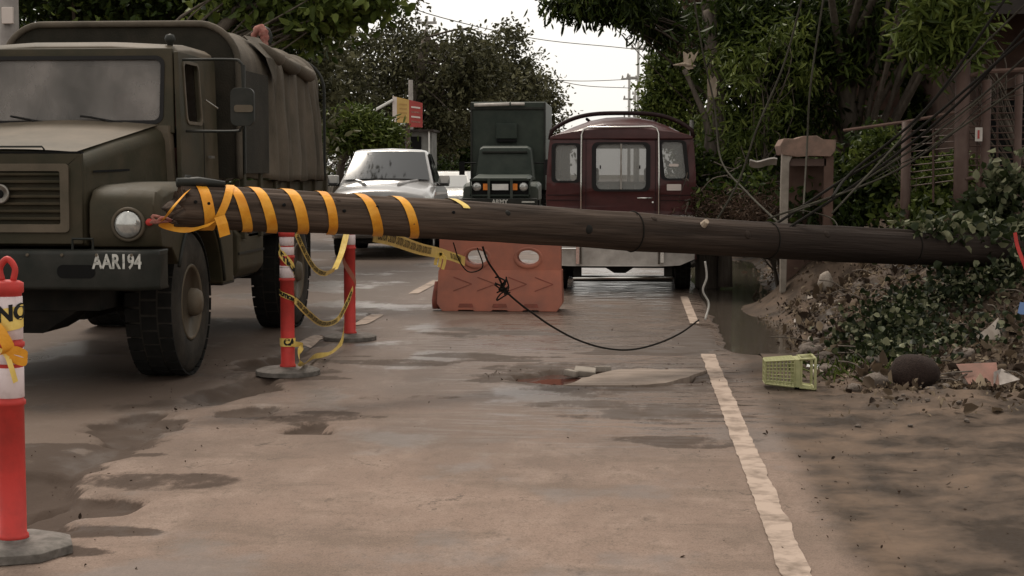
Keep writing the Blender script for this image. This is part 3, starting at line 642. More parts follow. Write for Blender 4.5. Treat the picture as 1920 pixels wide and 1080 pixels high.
# ================================================================== ORANGE BARRIER
bx0, bx1, by = -2.15, -.78, 17.38
root = empty('road_barrier', ((bx0+bx1)/2, by, 0), 'faded orange plastic barrier with two round holes and chevrons', 'road barrier')
H0 = .88
holes = [ell(-1.72, .585, .118, .078, 28), ell(-1.155, .585, .118, .078, 28)]
b = MB().panel([(bx0+.02,.43),(bx1-.02,.43),(bx1-.02,H0),(bx0+.02,H0)], holes, lambda u, v, w: Vector((u, by-.01+w+.04*(v-.43), v)), .24)
body = b.build('upper_body', M['barrier'], root, bevel=.014)
for h in ((-1.72, .585), (-1.155, .585)):
    mb = MB(); pin = ell(h[0], h[1], .118, .078, 28); pout = ell(h[0], h[1]-.006, .150, .108, 28)
    vs = [Vector((u, by-.006+.04*(v-.43), v)) for u, v in pin]+[Vector((u, by-.030+.04*(v-.43), v)) for u, v in pout]+[Vector((u, by+.0+.04*(v-.43), v)) for u, v in ell(h[0], h[1]-.006, .168, .125, 28)]
    mb.add(vs, [(k, (k+1) % 28, 28+(k+1) % 28, 28+k) for k in range(28)]+[(28+k, 28+(k+1) % 28, 56+(k+1) % 28, 56+k) for k in range(28)]); mb.build('hole_rim', M['barrier'], body, smooth=True)
lo = [(bx0, .06), (bx0+.02, .02)]
for cx in (-1.72, -1.46, -1.19):
    pass
pts = [(bx0+.06, 0.0)]
for cx in (-1.83, -1.46, -1.12): pts += [(cx-.09, 0), (cx-.08, .014), (cx+.08, .014), (cx+.09, 0)]
pts += [(bx1-.06, 0), (bx1, .08), (bx1-.01, .445), (bx0+.01, .445), (bx0, .08)]
def low(u, v, w): return Vector((u, by-.11+.10*(v/.45)+w*(1-.35*v/.45)/1.0, v))
body2 = MB().panel(pts, [], low, .46).build('lower_body', M['barrier'], root, bevel=.012)
for cx in (-1.86, -1.60, -1.26, -.97):
    mb = MB()
    for sg in (1, -1):
        a = Vector((cx-.11, 0, .295+.075*sg)); e = Vector((cx+.09, 0, .295)); d = (e-a).normalized(); nn = Vector((-d.z, 0, d.x))*.0055
        q = [a+nn, e+nn, e-nn, a-nn]; mb.add([low(p.x, p.z, 0)+Vector((0, -.003, 0)) for p in q], [(0,1,2,3)])
    mb.build('chevron_groove', M['barrierd'], body2)
for cx in (-1.83, -1.46, -1.12): MB().panel([(cx-.085, .045), (cx+.085, .045), (cx+.07, .085), (cx-.07, .085)], [], lambda u, v, w: low(u, v, 0)+Vector((0, -.004+w, 0)), .003).build('foot_slot', M['barrierd'], body2)
MB().lathe([(.05,0),(.055,.1),(.04,.2),(.02,.3)], (bx0-.01, by, .02), 'Z', 10).build('end_lug', M['barrierd'], root, smooth=True)
# ================================================================== WHEELS
def wheel(xf, y, r, w, parent, rimm, side=1, treads=30, hub=.06, rimr=.52, name='wheel'):
    # xf: x of outer face; side=+1 outer face looks to +X
    g = lambda h: h*side
    t = MB(); xi = xf-side*w
    prof = [(r*rimr, xf-side*.02), (r*(rimr+.04), xf-side*.005), (r*.75, xf), (r*.9, xf-side*.012), (r*.965, xf-side*.04), (r*.985, xf-side*w*.3), (r*.985, xi+side*w*.3), (r*.95, xi+side*.03), (r*.72, xi), (r*rimr, xi)]
    t.lathe([(a, h-xf) for a, h in prof], (xf, y, r), 'X', 40); o = t.build('tyre', M['tyre'], parent, smooth=True)
    tr = MB()
    for k in range(treads):
        A = 2*PI*k/treads
        for j, (a, b_) in enumerate(((.03, .30), (.34, .64), (.68, .97))):
            m = Matrix.Translation((xf, y, r))@Matrix.Rotation(A+j*PI/treads, 4, 'X'); x0, x1 = sorted((-side*w*a, -side*w*b_))
            tr.box(x0, x1, -PI*r/treads*.84, PI*r/treads*.84, r*.965, r*.994, m)
    tr.build('tread', M['tyredark'], o)
    R = r*rimr; rim = MB().lathe([(h_, d) for h_, d in ((R*1.02, -.018*side), (R*.96, -.005*side), (R*.9, -.02*side), (R*.86, -.06*side), (R*.62, -.085*side), (R*.45, -.06*side), (.001, -.055*side))], (xf, y, r), 'X', 32).build('rim', rimm, o, smooth=True)
    hb = MB().lathe([(R*.40, -.07*side), (R*.36, (hub-.03)*side), (R*.30, hub*side), (.001, (hub+.008)*side)], (xf, y, r), 'X', 20).build('hub', rimm, o, smooth=True)
    sl = MB()
    for k in range(8):
        A = 2*PI*k/8+.2; c = (xf-side*.078, y+R*.72*math.cos(A), r+R*.72*math.sin(A)); sl.lathe([(R*.09, 0), (R*.09, .006*side), (.001, .007*side)], c, 'X', 10)
    sl.build('vent_hole', M['black'], o)
    nb = MB()
    for k in range(6): A = 2*PI*k/6; nb.lathe([(.012, 0), (.012, .02*side)], (xf-side*.064, y+R*.53*math.cos(A), r+R*.53*math.sin(A)), 'X', 6)
    nb.build('wheel_nuts', rimm, o)
    return o
# ================================================================== BIG ARMY TRUCK
XC = -4.29
T = empty('army_truck', (XC, 11.65, 0), 'large olive army truck with canvas cover passing on the left, stencilled AAR194', 'truck')
TR = -3.27
for (yy) in (11.65, 15.42):
    wheel(TR, yy, .545, .36, T, M['armytop'], 1, hub=.055 if yy < 13 else .02)
    wheel(2*XC-TR, yy, .545, .36, T, M['armytop'], -1)
b = MB(); 
for sx in (-1, 1): b.box(XC+sx*.42-.05, XC+sx*.42+.05, 10.6, 16.8, .72, .92)
for y in (11.65, 15.42): b.tube([(XC-.95, y, .545), (XC+.95, y, .545)], .075, 10); b.lathe([(.001,-.24),(.15,-.16),(.2,0),(.15,.16),(.001,.24)], (XC-.1, y, .52), 'Y', 14)
b.box(XC-.6, XC+.6, 10.8, 11.3, .55, .95); b.box(XC-.35, XC+.35, 11.2, 12.6, .45, .95)
b.hexa([(XC-.25, 10.9, .38), (XC+.15, 10.9, .38), (XC+.15, 11.4, .38), (XC-.25, 11.4, .38)], [(XC-.65, 10.8, .62), (XC+.55, 10.8, .62), (XC+.55, 11.5, .62), (XC-.65, 11.5, .62)])
for sx in (-.75, .75):
    for k in range(5): b.box(XC+sx-.04, XC+sx+.04, 14.7+.1*k, 16.1-.1*k, .62-.025*k, .64-.025*k)
b.box(XC-.9, XC+.9, 13.0, 16.8, .93, 1.0); b.box(XC-.7, XC+.7, 12.6, 14.9, .55, .93)
b.build('chassis', M['under'], T)
# bumper with chamfered corner
b = MB(); zl, zh = .715, .985
x1 = XC+1.10; x0 = 2*XC-x1
sec = lambda z, i: [(x0, 10.75+i, z), (x0, 10.55+i, z), (x0+.14, 10.42+i, z), (x1-.14, 10.42+i, z), (x1, 10.55+i, z), (x1, 10.75+i, z)]
b.loft([sec(zl, .03), sec(zl+.03, 0), sec(zh-.03, 0), sec(zh, .025)]); bump = b.build('bumper', M['armydark'], T, bevel=.01, angle=50)
for cx in (-3.72, -4.86): MB().panel(rrect(cx-.13, cx+.13, .80, .89, .04), [], lambda u, v, w: Vector((u, 10.416+w, v)), .002).build('bumper_slot', M['black'], bump)
c0 = D(219, 492, 10.41); text_on('lettering', 'AAR194', .135, lambda u, v: Vector((c0.x+u*.72, 10.412, c0.z+v*1.0)), M['letter'], bump, .004)
# nose and hood
def hsec(y, hw, zt, zb, cr=.03, side=.0):
    pts = [(XC-hw, zb), (XC-hw, zt-.10), (XC-hw+.02, zt-.04), (XC-hw+.08, zt)]
    for k in range(1, 6): u = -1+2*k/6; pts.append((XC+u*(hw-.08), zt+cr*(1-u*u)))
    pts += [(XC+hw-.08, zt), (XC+hw-.02, zt-.04), (XC+hw, zt-.10), (XC+hw, zb)]
    return [(x, y, z) for x, z in pts]
b = MB(); b.loft([hsec(10.62, .56, 1.615, 1.02, .02), hsec(10.66, .575, 1.635, 1.0, .02), hsec(11.2, .65, 1.74, 1.0, .03), hsec(11.95, .76, 1.86, 1.0, .035)]); hood = b.build('hood', M['army'], T, bevel=.015, angle=40)
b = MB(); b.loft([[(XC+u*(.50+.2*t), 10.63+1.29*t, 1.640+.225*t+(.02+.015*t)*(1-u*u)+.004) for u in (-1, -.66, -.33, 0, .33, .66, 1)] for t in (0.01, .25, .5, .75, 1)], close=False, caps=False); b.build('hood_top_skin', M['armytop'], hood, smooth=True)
MB().box(XC-.56, XC+.56, 10.585, 10.64, 1.635, 1.648).build('hood_gap', M['black'], hood)
MB().panel([(10.72, 1.505), (11.42, 1.52), (11.42, 1.535), (10.72, 1.52)], [], lambda u, v, w: Vector((XC+.577+.112*(u-10.66)/1.0+.012+w, u, v)), .004).build('side_slot', M['black'], hood)
# grille
b = MB(); b.panel([(XC-.56, 1.02), (XC+.56, 1.02), (XC+.56, 1.635), (XC-.56, 1.635)], [rrect(XC-.42, XC+.42, 1.15, 1.52, .02)], lambda u, v, w: Vector((u, 10.585+w, v)), .05); gp = b.build('grille_surround', M['army'], T, bevel=.008)
b = MB(); b.panel(rrect(XC-.475, XC+.475, 1.10, 1.565, .03), [rrect(XC-.415, XC+.415, 1.155, 1.515, .015)], lambda u, v, w: Vector((u, 10.565+w, v)), .03); b.build('grille_frame', M['armytop'], gp, bevel=.006)
MB().box(XC-.43, XC+.43, 10.63, 10.64, 1.14, 1.53).build('radiator', M['black'], gp)
for k in range(7):
    z = 1.185+.050*k; MB().hexa([(XC-.42, 10.575, z), (XC+.42, 10.575, z), (XC+.42, 10.61, z-.004), (XC-.42, 10.61, z-.004)], [(XC-.42, 10.572, z+.019), (XC+.42, 10.572, z+.019), (XC+.42, 10.61, z+.012), (XC-.42, 10.61, z+.012)]).build('grille_slat', M['army'], gp, bevel=.003)
em = MB().lathe([(.07, 0), (.068, -.012), (.055, -.014), (.05, -.008), (.001, -.008)], (XC, 10.56, 1.36), 'Y', 28).build('emblem', M['steel'], gp, smooth=True)
MB().lathe([(.03, 0), (.026, -.006), (.001, -.007)], (XC, 10.551, 1.36), 'Y', 14).build('emblem_centre', M['black'], em)
# fenders
for sx in (1, -1):
    fx0 = XC+sx*.60; fx1 = XC+sx*1.08
    arch = [(11.65+.64*math.cos(a), .545+.66*math.sin(a)) for a in [math.radians(q) for q in range(8, 156, 12)]]
    prof = [(12.45, .64)]+arch+[(10.88, .98), (10.64, 1.0), (10.60, 1.10), (10.61, 1.30), (10.68, 1.385), (10.85, 1.42), (11.3, 1.44), (12.3, 1.44), (12.6, 1.40), (12.62, .64)]
    # loft in x with rounded outer edge
    secs = []
    for x, ins in ((fx0, 0), (fx1-sx*.12, 0), (fx1-sx*.04, .012), (fx1, .05)):
        c = (11.6, 1.25); s_ = []
        for y, z in prof:
            s_.append((x, y+(.0 if y > 11 else ins*1.0), z-(ins if z > 1.25 else 0)))
        secs.append(s_)
    b = MB(); b.loft(secs); fd = b.build('fender', M['army'], T, bevel=.012, angle=40)
    hx = XC+sx*.875
    MB().lathe([(.115, .03), (.118, -.012), (.098, -.02), (.096, .0)], (hx, 10.60, 1.155), 'Y', 30).build('headlight_ring', M['armytop'], fd, smooth=True)
    hl = MB().lathe([(.096, 0), (.085, -.022), (.05, -.036), (.001, -.042)], (hx, 10.59, 1.155), 'Y', 30).build('headlight', M['lamp'], fd, smooth=True)
    MB().lathe([(.026, 0), (.022, -.02), (.001, -.024)], (XC+sx*1.02, 10.60, 1.17), 'Y', 14).build('turn_signal', M['redpl'], fd, smooth=True)
b = MB()
for k in range(9): b.lathe([(.012, 0), (.010, -.008), (.001, -.009)], (XC-.95+.2375*k, 10.418, .955), 'Y', 8)
b.build('bumper_bolts', M['armytop'], bump)
MB().tube([(XC+.52, 10.50, .98), (XC+.52, 10.50, 1.06), (XC+.66, 10.50, 1.06), (XC+.66, 10.50, .98)], .010, 6).build('tow_handle', M['armydark'], bump)
b = MB(); b.tube([(XC+1.088, 11.65+.66*math.cos(math.radians(q)), .545+.68*math.sin(math.radians(q))) for q in range(10, 156, 8)], .014, 6); b.build('arch_lip', M['armydark'], T, smooth=True)
MB().tube([(XC+.3, 10.60, 1.66), (XC+.3, 10.56, 1.68), (XC+.0, 10.56, 1.68), (XC-.3, 10.56, 1.68), (XC-.3, 10.60, 1.66)], .007, 5).build('hood_handle', M['armydark'], hood)
# step and tank
b = MB().box(-3.75, -3.30, 12.62, 13.0, .60, .66); b.build('step', M['armydark'], T, bevel=.01)
b = MB(); secs = [[(-3.72, y, .62), (-3.36, y, .62), (-3.30, y, .70), (-3.30, y, .98), (-3.34, y, 1.04), (-3.72, y, 1.04)] for y in (13.15, 13.2, 14.0, 14.05)]
b.loft(secs); b.build('fuel_tank', M['army'], T, bevel=.02); MB().box(-3.305, -3.292, 13.15, 14.05, .82, .84).build('tank_strap', M['armydark'], T)
# cab
cw = .86
def cabsec(y, zt, w, zb=1.0, r=.12):
    p = [(XC-w, zb), (XC-w, 1.85), (XC-w+.05, zt-r)]
    for k in range(4): a = PI-PI/2*(k/3); p.append((XC-w+.05+r+r*math.cos(a), zt-r+r*math.sin(a)))
    q = [(2*XC-x, z) for x, z in p][::-1]; return [(x, y, z) for x, z in p+q]
# roof
b = MB(); RS = []
for y, zt, w in ((12.00, 2.435, .80), (12.06, 2.475, .82), (12.4, 2.50, .83), (13.0, 2.50, .83), (13.08, 2.47, .82)):
    RS.append([(XC-w, y, 2.375), (XC-w+.01, y, zt-.04), (XC-w+.07, y, zt), (XC-.3, y, zt+.025), (XC+.3, y, zt+.025), (XC+w-.07, y, zt), (XC+w-.01, y, zt-.04), (XC+w, y, 2.375)])
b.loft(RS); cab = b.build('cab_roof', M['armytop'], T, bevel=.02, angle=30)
# front frame with windscreen hole
def fr(u, v, w): return Vector((u, 11.90+(v-1.8)*.13+w, v))
wsh = rrect(XC-.72, XC+.72, 1.885, 2.375, .06)
b = MB().panel([(XC-.82, 1.80), (XC+.82, 1.80), (XC+.79, 2.45), (XC-.79, 2.45)], [wsh], fr, .05); b.build('windscreen_frame', M['army'], T, bevel=.012)
b = MB().panel(rrect(XC-.735, XC+.735, 1.87, 2.39, .07), [rrect(XC-.705, XC+.705, 1.90, 2.36, .05)], lambda u, v, w: fr(u, v, w-.006), .012); b.build('windscreen_seal', M['rubber'], T)
ws = MB().panel(rrect(XC-.715, XC+.715, 1.89, 2.37, .055), [], lambda u, v, w: fr(u, v, w+.018), .006).build('windscreen', M['wglass'], T)
for cx, dx in ((-4.60, .22), (-3.86, -.0),):
    pass
for px0, px1 in ((92, 20), (240, 150)):
    a = D(px0, 243, 11.86); e = D(px1, 218, 11.86); mb = MB(); mb.tube([a, D(px0-12, 238, 11.86), D((px0+px1)/2, 224, 11.87)], .006, 6); mb.tube([D((px0+px1)/2+35, 231, 11.885), D((px0+px1)/2-30, 219, 11.885), e], .009, 6); mb.lathe([(.018,-.02),(.015,.02)], a, 'Z', 8); mb.build('wiper', M['ink'], T, smooth=True)
# cowl, sides with door
b = MB(); b.hexa([(XC-.78,11.88,1.80),(XC+.78,11.88,1.80),(XC+.84,11.98,1.0),(XC-.84,11.98,1.0)], [(XC-.78,11.88,1.86),(XC+.78,11.88,1.86),(XC+.80,11.93,1.86),(XC-.80,11.93,1.86)]); b.build('cowl', M['armytop'], T)
for sx in (1, -1):
    sf = lambda u, v, w: Vector((XC+sx*(.865-max(0, v-1.82)*.06)+(w-.03)*sx, u, v))
    win = rrect(12.10, 12.50, 1.90, 2.34, .05)
    dr = MB().panel([(11.93, 1.0), (13.05, 1.0), (13.05, 2.42), (11.98, 2.42), (11.90, 1.82)], [win], sf, .035).build('door', M['army'], T, bevel=.008)
    MB().panel(rrect(12.075, 12.525, 1.875, 2.365, .06), [win], lambda u, v, w: sf(u, v, w+.034), .01).build('window_frame', M['armytop'], dr)
    MB().panel([(12.56, 1.9), (12.572, 1.9), (12.572, 1.05), (12.56, 1.05)], [], lambda u, v, w: sf(u, v, w+.036), .002).build('door_seam', M['black'], dr)
    MB().box(XC+sx*.90-.012, XC+sx*.90+.012, 12.62, 12.72, 1.62, 1.64).build('door_handle', M['steel'], dr)
    MB().tube([(XC+sx*.885, 12.55, 2.08), (XC+sx*.94, 12.72, 2.02)], .008, 6).build('grab_bar', M['steel'], dr)
MB().box(XC-.8, XC+.8, 12.0, 12.35, 1.7, 1.86).build('dashboard', M['black'], T, bevel=.03)
b = MB(); rn = random.Random(5)
for px, yt, w_ in ((85, 160, 7), (82, 195, 14), (92, 205, 22), (125, 195, 8), (105, 215, 12)):
    a = D(px-w_, 232, 12.1); e = D(px+w_, yt, 12.1); b.hexa([(a.x, 12.06, a.z), (e.x, 12.06, a.z), (e.x, 12.16, a.z), (a.x, 12.16, a.z)], [(a.x*.6+e.x*.4, 12.08, e.z), (a.x*.4+e.x*.6, 12.08, e.z), (a.x*.4+e.x*.6, 12.14, e.z), (a.x*.6+e.x*.4, 12.14, e.z)])
b.build('dashboard_clutter', M['black'], T, bevel=.01)
MB().box(XC-.80, XC+.80, 12.93, 12.97, 1.35, 2.4).build('cab_rear_lining', M['stonel'], T)
b = MB().box(XC-.83, XC+.83, 13.0, 13.06, 1.0, 2.45); b.box(XC-.8, XC+.8, 11.99, 13.0, 1.0, 1.35); b.build('cab_interior', M['black'], T)
b = MB().box(XC+.1, XC+.6, 12.6, 12.85, 1.3, 2.15); b.build('seat_back', M['redcloth'], T, bevel=.06)
# mirror arm and mirror
b = MB(); xm = -2.99; P = [(XC+.86, 12.0, 2.36), (xm-.08, 12.1, 2.365), (xm-.02, 12.1, 2.345), (xm, 12.1, 2.28), (xm, 12.1, 1.90), (xm-.02, 12.1, 1.84), (xm-.07, 12.1, 1.82), (XC+.88, 12.0, 1.82)]
b.tube(spline(P, 4), .011, 7); b.build('mirror_arm', M['armydark'], T, smooth=True)
b = MB(); b.panel(rrect(xm-.085, xm+.09, 1.86, 2.15, .05), [], lambda u, v, w: Vector((u, 12.06+w+.15*(u-xm), v)), .05); mr = b.build('wing_mirror', M['armydark'], T, bevel=.01)
MB().panel(rrect(xm-.055, xm+.085, 1.965, 2.02, .02), [], lambda u, v, w: Vector((u, 12.052+w+.15*(u-xm), v)), .004).build('mirror_band', M['armytop'], mr)  # paler band across the dark mirror housing
# beacon and roof bits
MB().lathe([(.022, 0), (.022, .05), (.035, .06), (.042, .085), (.03, .115), (.001, .125)], (-3.55, 12.1, 2.44), 'Z', 16).build('marker_lamp', M['armydark'], T, smooth=True)
# canvas cover: arch profile swept along the bed with hanging pleats
def arch_pt(t, y):
    hw = 1.0; zb = 1.46; zt = 2.74; r = .34
    L1_, L2_, L3_ = zt-r-zb, PI/2*r, 2*(hw-r); tot = 2*L1_+2*L2_+L3_; s = t*tot
    if s < L1_: return (hw, zb+s, 1, 0)
    s -= L1_
    if s < L2_: a = s/r; return (hw-r+r*math.cos(a), zt-r+r*math.sin(a), math.cos(a), math.sin(a))
    s -= L2_
    if s < L3_: return (hw-r-s, zt, 0, 1)
    s -= L3_
    if s < L2_: a = PI/2+s/r; return (-hw+r+r*math.cos(a), zt-r+r*math.sin(a), math.cos(a), math.sin(a))
    s -= L2_; return (-hw, zt-r-s, -1, 0)
mb = MB(); nt = 72; ny = 190; V = []
for j in range(ny):
    y = 13.18+(16.55-13.18)*j/(ny-1)
    for i in range(nt):
        t = i/(nt-1); x, z, nx_, nz_ = arch_pt(t, y); side = abs(nx_)
        pl = sst(14.0, 14.3, y)*side
        ph = y*13+1.2*math.sin(y*2.3)+(2.74-z)*.9*math.sin(y*3)
        f = pl*(.12*(-.5+abs(math.sin(ph*.5+.6*nz(y, z*.6, 1.1, 4))))+.04*(-.5+abs(math.sin(ph*1.35+1+(2.7-z)*.8)))+.05*nz(y*1.5, z*.5, 2, 3))*(.35+.65*sst(2.6, 2.0, z) if z < 2.6 else .35)
        f += .012*nz(y, z+x, 2.2, 8)+(.03*sst(2.1, 1.5, z)*side*sst(14, 14.3, y))
        sag = -.035*nz_*abs(math.sin((y-13.18)/.84*PI))
        zz = z+nz_*f+sag; zz += (-.03*nz(y, 1, 3)-.03*pl if t < .02 or t > .98 else 0)
        yy = y-.10*(1-abs(2*t-1))*0+(-.02 if side < .5 and j == 0 else 0)
        V.append((XC+x+nx_*f, yy, zz))
mb.add(V, [(j*nt+i, j*nt+i+1, (j+1)*nt+i+1, (j+1)*nt+i) for j in range(ny-1) for i in range(nt-1)])
cv = mb.build('canvas_cover', M['canvas'], T, smooth=True)
so = cv.modifiers.new('s', 'SOLIDIFY'); so.thickness = .012
# front bulkhead canvas
V = [(XC+arch_pt(i/(nt-1), 0)[0], 13.185, arch_pt(i/(nt-1), 0)[1]) for i in range(nt)]
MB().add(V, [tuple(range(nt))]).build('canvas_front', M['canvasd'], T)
V2 = [Vector((XC+arch_pt(i/(nt-1), 0)[0], 13.175, arch_pt(i/(nt-1), 0)[1])) for i in range(nt)]
MB().tube(V2, .028, 8).build('front_bow', M['canvas'], T, smooth=True)
# dark side screen between cab and pleats
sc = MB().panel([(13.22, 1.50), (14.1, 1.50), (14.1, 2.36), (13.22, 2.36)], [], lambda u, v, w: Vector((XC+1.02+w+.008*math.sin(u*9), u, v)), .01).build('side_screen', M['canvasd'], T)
MB().box(XC+1.03, XC+1.045, 13.2, 13.24, 1.5, 2.4).build('screen_batten', M['armydark'], sc)
# rolled flaps tied under the roof edge
rn = random.Random(3)
for k, (y0, y1, zz) in enumerate(((14.15, 14.62, 2.60), (14.75, 15.35, 2.555), (15.45, 16.1, 2.53))):
    P = spline([(XC+.93, y0, zz+.05), (XC+1.03, (y0+y1)/2-.1, zz-.045), (XC+1.05, (y0+y1)/2+.1, zz-.055), (XC+.95, y1, zz+.03)], 5); n_ = len(P)
    MB().tube(P, [.02+.045*math.sin(PI*i/(n_-1))**.5 for i in range(n_)], 10).build('rolled_flap', M['canvas'], cv, smooth=True)
P = [(XC+.92, 14.0, 2.68), (XC+1.03, 14.12, 2.55), (XC+1.07, 14.2, 2.38)]
mb = MB(); mb.add([(XC+.88, 13.85, 2.70), (XC+.90, 14.35, 2.72), (XC+1.06, 14.38, 2.52), (XC+1.075, 14.2, 2.30), (XC+1.05, 13.95, 2.52)], [(0,1,2,3,4)]); mb.build('torn_flap', M['canvas'], cv)
# rear bow
V = [Vector((XC+arch_pt(i/(nt-1), 0)[0]*1.0, 16.86, arch_pt(i/(nt-1), 0)[1]-.03)) for i in range(nt)]
MB().tube(V, .016, 6).build('rear_bow', M['armydark'], T, smooth=True)
# cargo bed sides
for sx in (1, -1):
    b = MB()
    for z in (1.02, 1.17, 1.32): b.box(XC+sx*.97-.02, XC+sx*.97+.02, 13.2, 16.95, z, z+.12)
    for k in range(7): b.box(XC+sx*1.0-.02, XC+sx*1.0+.02, 13.25+.6*k, 13.33+.6*k, .95, 1.5)
    b.build('bed_side', M['army'], T, bevel=.006)
b = MB().box(-3.34, -3.3, 13.5, 14.4, .96, 1.0); b.box(-3.34, -3.30, 14.75, 16.15, .96, 1.02)
b.box(-3.7, -3.31, 16.15, 16.18, .45, .98); b.build('mudflap', M['under'], T)
# pinkish cloth bundle on top
c = Vector(D(490, 60, 15.2)); root = empty('cloth_bundle', c-Vector((0,0,.12)), 'pinkish red cloth bundle standing on the truck canvas', 'bundle')
b = MB(); P = spline([c+Vector((.04, 0, -.14)), c+Vector((.03, 0, -.03)), c+Vector((-.02, .0, .03)), c+Vector((-.09, .02, -.05))], 5); b.tube(P, [.022+.028*math.sin(PI*min(1, (i+1)/len(P)))+.008*math.sin(i*2.3) for i in range(len(P))], 10); b.build('wrapped_cloth', M['redcloth'], root, smooth=True)
b = MB(); P = spline([c+Vector((.02, .03, .045)), c+Vector((.07, .02, -.02)), c+Vector((.08, 0, -.12))], 5); b.tube(P, [.02, .025, .03, .035, .03, .03, .03, .03, .025, .02, .02][:len(P)], 8); b.build('dark_fold', M['armydark'], root, smooth=True)
# ================================================================== MAROON VAN
V_ = empty('passenger_van', (-.17, 20.3, 0), 'maroon passenger van seen from behind, chrome frame round its rear door', 'van')
vx = -.175; vy = 20.2
def vw(z):      # half width at height z
    return .955-.035*max(0, (z-1.0))-.10*max(0, z-1.65)**1.2 if z > .98 else .93
outer = [(-vw(.98), .98), (vw(.98), .98)]+[(vw(z), z) for z in (1.2, 1.5, 1.8, 1.95)]+[(-vw(z), z) for z in (1.95, 1.8, 1.5, 1.2)]
dw = rrect(-.325, .325, 1.29, 1.875, .075)
lw = rrect(-.835, -.55, 1.40, 1.865, .05); rw = [(x+(.04 if z < 1.6 else 0), z+.03) for x, z in rrect(.50, .775, 1.40, 1.87, .05)]
fn = lambda u, v, w: Vector((vx+u, vy+w+.03*(v-1)+.05*u*u, v))
b = MB().panel(outer, [dw, lw, rw], fn, .05); rp = b.build('rear_panel', M['maroon'], V_, bevel=.006)
for hole, nm in ((dw, 'door_window'), (lw, 'side_pane'), (rw, 'side_pane')):
    cx = sum(p[0] for p in hole)/len(hole); cz = sum(p[1] for p in hole)/len(hole)
    big = [(cx+(x-cx)*(1+.028/max(.12, abs(x-cx)+.001)*abs(x-cx)/max(.12, abs(x-cx)))+(.014 if x > cx else -.014), cz+(z-cz)+(.016 if z > cz else -.016)) for x, z in hole]
    small = [(cx+(x-cx)*.96, cz+(z-cz)*.97) for x, z in hole]
    MB().panel(big, [small], lambda u, v, w: fn(u, v, w-.012), .016).build('window_seal', M['rubber'], rp)
    MB().panel(small, [], lambda u, v, w: fn(u, v, w+.015), .005).build(nm, M['vglass'], rp)
MB().box(vx-.012, vx+.012, vy-.0, vy+.02, 1.30, 1.87).build('window_divider', M['steel'], rp)
for sx in (-.26, .235): MB().box(vx+sx-.008, vx+sx+.008, vy-.005, vy+.01, 1.555, 1.60).build('window_catch', M['ink'], rp)
# door seam
b = MB().panel(rrect(-.445, .435, .60, 2.015, .09), [rrect(-.437, .427, .61, 2.007, .085)], lambda u, v, w: fn(u, v, w-.003), .004); b.build('door_seam', M['maroond'], rp)
for z in (1.155, 1.22):
    for a, c in ((-.93, -.47), (.46, .93)): MB().panel([(a, z), (c, z), (c, z+.012), (a, z+.012)], [], lambda u, v, w: fn(u, v, w-.003), .004).build('body_crease', M['maroond'], rp)
b = MB(); b.tube([fn(.205, 1.19, -.03), fn(.39, 1.19, -.03)], .012, 8); b.tube([fn(.22, 1.19, 0), fn(.22, 1.19, -.03)], .008, 6); b.tube([fn(.375, 1.19, 0), fn(.375, 1.19, -.03)], .008, 6); b.build('door_handle', M['chrome'], rp, smooth=True)
MB().lathe([(.014, 0), (.012, -.01), (.001, -.012)], fn(.40, 1.135, 0), 'Y', 12).build('lock', M['chrome'], rp)
MB().panel(rrect(.575, .755, 1.285, 1.365, .01), [], lambda u, v, w: fn(u, v, w-.006), .005).build('sticker', M['signw'], rp)
MB().panel(rrect(.60, .72, 1.585, 1.62, .01), [], lambda u, v, w: fn(u, v, w+.008), .003).build('window_label', M['signw'], rp)
# chrome tube frame
b = MB(); P = [fn(-.50, .36, -.035), fn(-.50, 1.4, -.035), fn(-.495, 1.98, -.04), fn(-.47, 2.05, -.045), fn(-.42, 2.075, -.05), fn(.38, 2.085, -.05), fn(.44, 2.065, -.045), fn(.465, 2.0, -.04), fn(.475, 1.4, -.035), fn(.48, .36, -.035)]
b.tube(P, .013, 8); b.build('chrome_frame', M['chrome'], V_, smooth=True)
# roof cap
b = MB(); secs = []
for y, dz, ins in ((vy+.03, 0, 0), (vy+.10, .07, .01), (vy+.25, .135, .03), (vy+.55, .165, .05), (vy+2.6, .17, .05), (vy+3.3, .10, .06)):
    s_ = [(vx-vw(1.95)+ins*.4, y, 1.93), (vx-vw(1.95)+ins*.4+.005, y, 1.96)]
    for k in range(9): u = -1+2*k/8; s_.append((vx+u*(vw(1.95)-.06-ins), y, 1.985+dz*(1-abs(u)**2.6)+.075*(1-u*u)))
    s_ += [(vx+vw(1.95)-ins*.4-.005, y, 1.96), (vx+vw(1.95)-ins*.4, y, 1.93)]; secs.append(s_)
b.loft(secs); rf = b.build('roof', M['maroon'], V_, bevel=.02, angle=50)
mb = MB(); P = []
for k in range(25): u = -1+2*k/24; P.append((vx+.0+u*.90, vy+.62-.1*abs(u)**3, 2.05+.225*(1-abs(u)**3.2)))
mb.tube([(P[0][0]-.02, P[0][1], 1.93)]+P+[(P[-1][0]+.02, P[-1][1], 1.95)], .028, 8)
for u in (-.5, .5):
    mb.tube([(vx+u*.9, vy+.62, 2.2), (vx+u*.9, vy+2.6, 2.22)], .02, 6)
mb.build('roof_rail', M['maroond'], V_, smooth=True)
